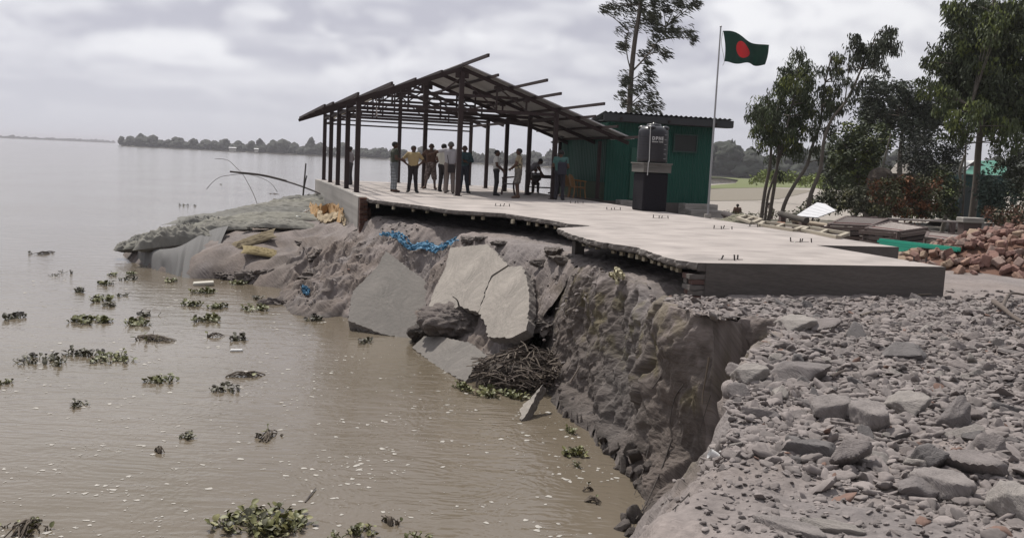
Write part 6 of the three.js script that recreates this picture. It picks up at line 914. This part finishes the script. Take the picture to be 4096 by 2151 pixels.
const sit = { drop: -0.45, kp: [0.12, 0.46, 0.40], km: [-0.12, 0.46, 0.40], ap: [0.12, 0.075, 0.42], am: [-0.12, 0.075, 0.42], tp: [0.13, 0.03, 0.58], tm: [-0.13, 0.03, 0.58] };
const tableSpot = stand(1366, 486);
person('seated child writing at the far side of the table', tableSpot.clone().add(V3(-0.35, 0, -0.75)), 0.1, 1.45, { shirt: [0.10, 0.09, 0.10], pants: [0.03, 0.03, 0.03] }, { ...sit, wp: [0.1, 1.08, 0.34], wm: [-0.1, 1.08, 0.34], lean: 0.2 });
person('seated person in dark clothes at the right end of the table', tableSpot.clone().add(V3(0.75, 0, -0.2)), -1.2, 1.5, { shirt: [0.05, 0.03, 0.03], pants: [0.02, 0.02, 0.02] }, { ...sit, wp: [0.1, 1.08, 0.3], wm: [-0.1, 1.08, 0.3], lean: 0.25 });
// two people on the low bank beyond
for (const [u, v, turn, label, look, pose] of [[1856, 512, 2.8, 'bare-backed person standing on the low bank beyond the window frames', { pants: [0.10, 0.07, 0.05], skirt: [0.4, 0.2] }, {}], [1944, 507, -2.4, 'person stooping between the slanting stems on the low bank', { shirt: [0.11, 0.085, 0.07], pants: [0.07, 0.055, 0.05], shorts: true }, { lean: 0.5 }]]) {
  let best = [1e9]; for (let D = 44; D < 75; D += 0.25) { const p = deep(u, v, D), g = Math.max(landY(p.x, p.z), 0.12), e = Math.abs(p.y - 1.6 - g); if (e < best[0]) best = [e, V3(p.x, g, p.z)]; }
  person(label, best[1], turn, 1.62, look, pose, 'people on the low bank');
}
// ---------------------------------------------------------------- table and plastic chairs
{
  const t = thing('work_table', 'dark wooden table with papers where people sit and lean', 'table', tableSpot, TURN); const m = std(0.035, 0.025, 0.022, 0.7);
  part('table_top', box(1.3, 0.04, 0.75, 0, 0.76, 0), m, t); part('apron', box(1.2, 0.1, 0.65, 0, 0.69, 0), m, t); for (const x of [-0.58, 0.58]) for (const z of [-0.31, 0.31]) part('leg', box(0.06, 0.74, 0.06, x, 0.37, z), m, t); for (const z of [-0.31, 0.31]) part('stretcher', box(1.1, 0.04, 0.03, 0, 0.25, z), m, t);
  const pp = thing('papers', 'pale papers lying on the table', 'papers', tableSpot.clone().add(V3(-0.25, 0.785, 0.05)), 0.4); part('sheet', box(0.42, 0.006, 0.3), std(0.5, 0.5, 0.52), pp);
}
function plasticChair(label, spot, turn, colour) {
  const o = thing('plastic_chair', label, 'chair', spot, turn, 'plastic chairs'), m = std(...colour, 0.5);
  for (const x of [-1, 1]) { part('leg', taper([V3(x * 0.26, 0, 0.24), V3(x * 0.23, 0.25, 0.21), V3(x * 0.22, 0.64, 0.2)], 0.026, 0.02, 6), m, o); part('leg', taper([V3(x * 0.25, 0, -0.28), V3(x * 0.22, 0.3, -0.22), V3(x * 0.2, 0.62, -0.24)], 0.026, 0.022, 6), m, o); part('arm_rest', taper([V3(x * 0.23, 0.64, 0.24), V3(x * 0.26, 0.67, 0.02), V3(x * 0.22, 0.70, -0.24)], 0.028, 0.022, 6), m, o); }
  part('seat', new RoundedBoxGeometry(0.44, 0.04, 0.44, 3, 0.018).translate(0, 0.42, 0), m, o); part('apron', box(0.42, 0.07, 0.03, 0, 0.385, 0.21), m, o);
  part('backrest', sheet((s, q) => V3(lerp(-0.21, 0.21, s) * (1 - 0.1 * q), 0.44 + q * 0.43, -0.22 - 0.10 * q + 0.06 * Math.cos((s - 0.5) * 2.6) * -1), 14, 6), std(...colour, 0.5, { side: THREE.DoubleSide }), o);
  part('back_frame', taper([V3(-0.21, 0.44, -0.2), V3(-0.2, 0.8, -0.31), V3(0, 0.89, -0.36), V3(0.2, 0.8, -0.31), V3(0.21, 0.44, -0.2)], 0.022, 0.022, 6, 20), m, o); return o;
}
plasticChair('dark brown plastic armchair between the two standing men', stand(1277, 489), -1.5, [0.045, 0.022, 0.02]);
plasticChair('amber plastic chair standing before the green tin wall', stand(1452, 497), 1.9, [0.20, 0.10, 0.03]);
plasticChair('second amber plastic chair almost hidden behind the man with the backpack', stand(1432, 494), 2.2, [0.17, 0.085, 0.028]);

// ================================================================ WATER PLANTS AND FOAM
{
  const r = rngOf(777), leafs = [0, 1, 2].map(k => sheet((s, t) => { const a = s * 2 - 1, w = Math.pow(Math.sin(Math.PI * clamp(t * 0.93 + 0.07)), 0.6) * (0.85 + 0.1 * k); return V3(a * w * 0.5, 0.16 * a * a * w - 0.25 * (t - 0.5) * (t - 0.5) * (k + 0.5) * 0.6, t); }, 4, 5));
  const greens = [[0.125, 0.125, 0.04], [0.095, 0.10, 0.034], [0.165, 0.155, 0.055], [0.07, 0.068, 0.036]].map(c => std(...c, 0.55, { side: THREE.DoubleSide })), darks = [[0.075, 0.07, 0.045], [0.06, 0.052, 0.042], [0.10, 0.095, 0.05]].map(c => std(...c, 0.6, { side: THREE.DoubleSide }));
  const stemMat = std(0.12, 0.12, 0.055, 0.7), deadMat = std(0.09, 0.072, 0.055, 0.9);
  function clump(u, v, w, n, kind, label, squash = 0.55) {
    const c = at(u, v, WL), D = -c.z, R = metres(w / 2, D), o = thing('water_hyacinth', label, 'water plant', c, r() * 6.3, 'water hyacinth on the river'), size = clamp(R * 0.3, 0.035, 0.062) * (D > 18 ? 1.25 : 1), near = D < 13.5, stems = [], lv = []; let sub = [0, 0, 1];
    n = Math.round(n * (kind === 'dead' ? 1 : n > 100 ? 1.9 : 2.4)); for (let i = 0; i < n; i++) {
      if (i % 7 === 0) { const a = r() * 6.283, q = Math.sqrt(r()); sub = [Math.cos(a) * q * R * 1.12, Math.sin(a) * q * R * 1.12, 0.5 + 0.8 * r()]; } const a = r() * 6.283, q = Math.sqrt(r()), near1 = Math.min(R * 0.45, 0.14) * sub[2], bx = sub[0] + Math.cos(a) * q * near1, bz = sub[1] + Math.sin(a) * q * near1, h = (0.02 + 0.10 * r() * r()) * (1.15 - 0.5 * q) * (D > 18 ? 1.1 : 1) * (kind === 'flat' ? 0.35 : 1), tip = V3(bx + (r() - 0.5) * 0.1, h, bz + (r() - 0.5) * 0.1); stems.push(taper([V3(bx * 0.85, -0.03, bz * 0.85), V3(bx, h * 0.5, bz), tip], 0.009, 0.006, 4, 3));
      const s = size * (0.5 + 0.75 * r()), e = new THREE.Euler(-0.05 - 0.95 * r(), r() * 6.3, 0.6 * (r() - 0.5), 'YXZ');
      if (near && kind !== 'dead') { const m = part('leaf', leafs[i % 3], (kind === 'dark' ? darks : greens)[Math.floor(r() * (kind === 'dark' ? 3 : 4))], o); m.position.copy(tip); m.rotation.copy(e); m.scale.setScalar(s * 1.3); }
      else if (kind !== 'dead' || i % 6 === 0) lv.push(leafs[i % 3].clone().scale(s * 1.3, s * 1.3, s * 1.3).applyQuaternion(new THREE.Quaternion().setFromEuler(e)).translate(tip.x, tip.y, tip.z));
    }
    if (kind === 'dead') for (let i = 0; i < n; i++) { const a = 0.2 + (r() - 0.5) * 0.9, L = R * (0.5 + 0.5 * r()), x = (r() - 0.5) * R, z = (r() - 0.5) * R * 0.5; stems.push(taper([V3(x - Math.cos(a) * L, 0.005, z - Math.sin(a) * L), V3(x, 0.04 + 0.06 * r(), z), V3(x + Math.cos(a) * L, 0.01, z + Math.sin(a) * L)], 0.012, 0.008, 4, 5)); }
    if (lv.length) { const h = Math.ceil(lv.length / 2); part('leaves', merge(lv.slice(0, h)), (kind === 'dark' ? darks : greens)[0], o); if (lv.length > h) part('leaves', merge(lv.slice(h)), (kind === 'dark' ? darks : greens)[1], o); }
    const sm = kind === 'dead' ? deadMat : stemMat; if (stems.length <= 20) stems.forEach(g => part('stalk', g, sm, o)); else part('stalks', merge(stems), sm, o).userData.kind = 'stuff'; return o;
  }
  const P = 'water hyacinth ';
  [[660, 1318, 185, 150, 'green', 'largest leafy ' + P + 'mat at the bottom edge of the river'], [65, 1330, 110, 26, 'dead', 'withered ' + P + 'with long bent stalks in the bottom left corner'], [90, 1318, 30, 7, 'green', 'few green ' + P + 'leaves above the withered plant in the corner'], [920, 1338, 70, 12, 'green', 'small ' + P + 'sprig cut by the bottom edge, left of the grass tuft'], [868, 1350, 60, 8, 'green', 'flat ' + P + 'leaves at the bottom edge left of the sprig'], [1045, 1348, 50, 7, 'green', 'last small ' + P + 'sprig at the bottom edge, right of the grass tuft'],
    [980, 1315, 40, 14, 'dead', 'stiff dead tuft of ' + P + 'near the bottom edge'], [675, 1098, 80, 10, 'dead', 'spidery ' + P + 'skeleton with one green leaf in open water'], [680, 1085, 14, 3, 'green', 'single upright green ' + P + 'leaf of the spidery plant'], [460, 1100, 44, 16, 'dark', 'small dark ' + P + 'tuft left of the spidery plant'], [400, 1136, 34, 6, 'dead', 'thin dark floating ' + P + 'remnant below the dark tuft'], [202, 1020, 46, 12, 'dark', 'dark ' + P + 'tuft at lower left in open water'],
    [405, 955, 76, 16, 'green', P + 'with a few large round leaves in mid water'], [565, 978, 90, 14, 'dark', 'straggling ' + P + 'raft with trailing leaves'], [612, 945, 80, 10, 'dead', 'bent ' + P + 'stalks standing above the straggling raft'], [642, 940, 18, 3, 'green', 'one large green ' + P + 'leaf beside the bent stalks'], [8, 962, 36, 10, 'green', P + 'tuft at the left edge, lower of the two'], [100, 908, 120, 34, 'dark', 'long loose ' + P + 'row nearest the left edge'], [205, 892, 70, 18, 'dark', 'thin ' + P + 'patch between the two loose rows'], [285, 905, 105, 34, 'green', 'loose leafy ' + P + 'row left of mid water'],
    [25, 800, 52, 18, 'dark', P + 'tuft at the left edge, upper of the two'], [226, 808, 84, 46, 'green', 'compact bushy ' + P + 'clump in the upper left group'], [345, 815, 60, 24, 'green', P + 'clump just above the flattened stalks'], [388, 852, 92, 34, 'dead', 'flattened raft of dead ' + P + 'stalks'], [372, 795, 40, 12, 'dark', 'small dark ' + P + 'tuft above the flattened stalks'], [250, 754, 60, 26, 'green', P + 'clump above the compact bushy one'], [278, 768, 34, 12, 'dark', 'small ' + P + 'tuft touching the clump above the bushy one'], [200, 733, 36, 14, 'dark', P + 'tuft at the upper left of the group'], [302, 690, 60, 16, 'green', 'highest ' + P + 'patch of the left group, off the sandbag tip'], [268, 714, 36, 12, 'green', P + 'patch just below the highest one'], [326, 704, 34, 10, 'dark', 'thin ' + P + 'patch right of the highest one'], [310, 744, 26, 8, 'dark', 'tiny dark ' + P + 'tuft among the left group'],
    [517, 805, 60, 30, 'green', 'full ' + P + 'clump in the middle below the draped sheet'], [512, 735, 56, 24, 'green', P + 'clump under the white foam piece'], [475, 768, 44, 18, 'green', P + 'clump left of the white foam piece'], [560, 772, 56, 18, 'green', P + 'clump right of the full middle one'], [648, 778, 60, 24, 'green', P + 'clump nearest the layered soil block'], [655, 752, 36, 10, 'dark', 'thin ' + P + 'tuft above the one by the soil block'], [600, 712, 44, 16, 'green', P + 'patch at the foot of the dark soil'], [435, 708, 36, 10, 'green', P + 'patch just off the draped sheet'], [592, 852, 42, 16, 'dark', 'dark ' + P + 'tuft with upright stalks'], [540, 846, 40, 6, 'dead', 'flat dead ' + P + 'stalk left of the upright tuft'], [915, 862, 40, 10, 'dark', 'lonely dark ' + P + 'tuft in the brown water below the grey slab'], [792, 806, 44, 16, 'dark', 'dark weeds of ' + P + 'stranded at the foot of the silt slope'],
    [110, 637, 66, 12, 'dead', 'thin far ' + P + 'strip left of the sandbag tip'], [475, 517, 38, 10, 'dark', 'far dark ' + P + 'tuft under the net frame'], [560, 464, 16, 4, 'dark', 'tiny far ' + P + 'tuft inside the bow of the net'], [690, 487, 34, 6, 'dead', 'far strip of ' + P + 'right of the net rib'], [715, 520, 34, 8, 'dark', 'dark ' + P + 'tuft just behind the sandbag ridges'], [170, 686, 24, 5, 'dark', 'tiny ' + P + 'scrap in the open water at upper left'], [133, 693, 18, 4, 'dark', 'tiny ' + P + 'scrap furthest left of the two'],
    [1436, 1085, 30, 9, 'green', P + 'tuft at the cliff foot, upper of two'], [1438, 1140, 62, 24, 'green', P + 'tuft at the cliff foot, lower of two'], [1452, 1172, 20, 4, 'dark', 'dark ' + P + 'leaf below the tufts at the cliff foot'], [1165, 975, 60, 18, 'green', 'leafy ' + P + 'at the left end of the dead stalk heap'], [1245, 990, 90, 36, 'green', 'leafy green ' + P + 'fringe in front of the dead stalk heap'], [1300, 1000, 50, 16, 'green', P + 'leaves beside the triangular slab splinter'], [1490, 1262, 40, 9, 'dead', 'pale dry ' + P + 'remnant near the cliff bottom'], [1480, 1232, 34, 2, 'dead', 'single dry ' + P + 'stick floating above the pale remnant']
  ].forEach(a => clump(...a));
  const box1 = at(512, 716, WL), fp = solo('foam_piece', new RoundedBoxGeometry(0.6, 0.11, 0.3, 2, 0.04), std(0.42, 0.4, 0.35, 0.9), 'cream foam piece floating among the water plants', 'foam piece'); fp.position.set(box1.x, WL + 0.05, box1.z); fp.rotation.set(0.05, 0.3, 0.06);
  const bt = at(595, 882, WL), bo = solo('plastic_bottle', new THREE.CapsuleGeometry(0.03, 0.2, 4, 10).rotateZ(Math.PI / 2), std(0.7, 0.7, 0.7, 0.4), 'small white bottle floating below the upright weed tuft', 'bottle'); bo.position.set(bt.x, WL + 0.015, bt.z); bo.rotation.y = 0.3;
  const wd = at(760, 1000, 0), st = solo('floating_stick', taper([at(610, 1252, 0.0).add(V3(0, 0.01, 0)), at(650, 1235, 0).add(V3(0, 0.05, 0)), at(790, 1228, 0).add(V3(0, 0.02, 0))].map((p, i) => i === 2 ? at(795, 1225, WL + 0.02) : i === 1 ? at(783, 1240, WL + 0.02) : at(768, 1262, WL)), 0.012, 0.006, 5), M.root, 'thin dark stick floating above the largest plant mat', 'stick'); void wd; void st;
  // foam flecks drifting on the current
  const g = sheet((s, t) => { const a = s * 6.283, q = t * (0.75 + 0.35 * n2(Math.cos(a) * 1.3, Math.sin(a) * 1.3)); return V3(Math.cos(a) * q, 0.12 * (1 - t * t), Math.sin(a) * q); }, 10, 2); const N = 1600, m = new THREE.InstancedMesh(g, M.foam, N), mt = new THREE.Matrix4(), q = new THREE.Quaternion(); let i = 0, guard = 0;
  while (i < N && guard++ < 200000) { const u = r() * 1620, v = 640 + 715 * Math.pow(r(), 0.8); const c = at(u, v, WL), den = sstep(-0.1, 0.55, fbm2(c.x * 0.35 + 0.2 * c.z, c.z * 0.5, 3) + 0.35 * n2(c.x * 1.4, c.z * 1.8)); const belt = sstep(330, 60, Math.abs(v - 880 - (u - 1000) * 0.35)) * 0.5; if (r() > den * 0.6 + belt * 0.4 * den + 0.03) continue; if (landY(c.x, c.z) > WL - 0.15) continue; const s = (0.006 + 0.04 * Math.pow(r(), 3.5)) * Math.sqrt(-c.z / 12); q.setFromEuler(new THREE.Euler(0, r() * 6.3, 0)); mt.compose(V3(c.x, WL + 0.004, c.z), q, V3(s * (0.9 + 0.9 * r()), 0.03, s * (0.6 + 0.6 * r()))); m.setMatrixAt(i++, mt); }
  m.count = i; m.name = 'foam_flecks'; tag(m, 'white foam flecks drifting on the brown water', 'foam', null, 'stuff'); m.castShadow = m.receiveShadow = true; scene.add(m);
}
renderer.render(scene, camera);
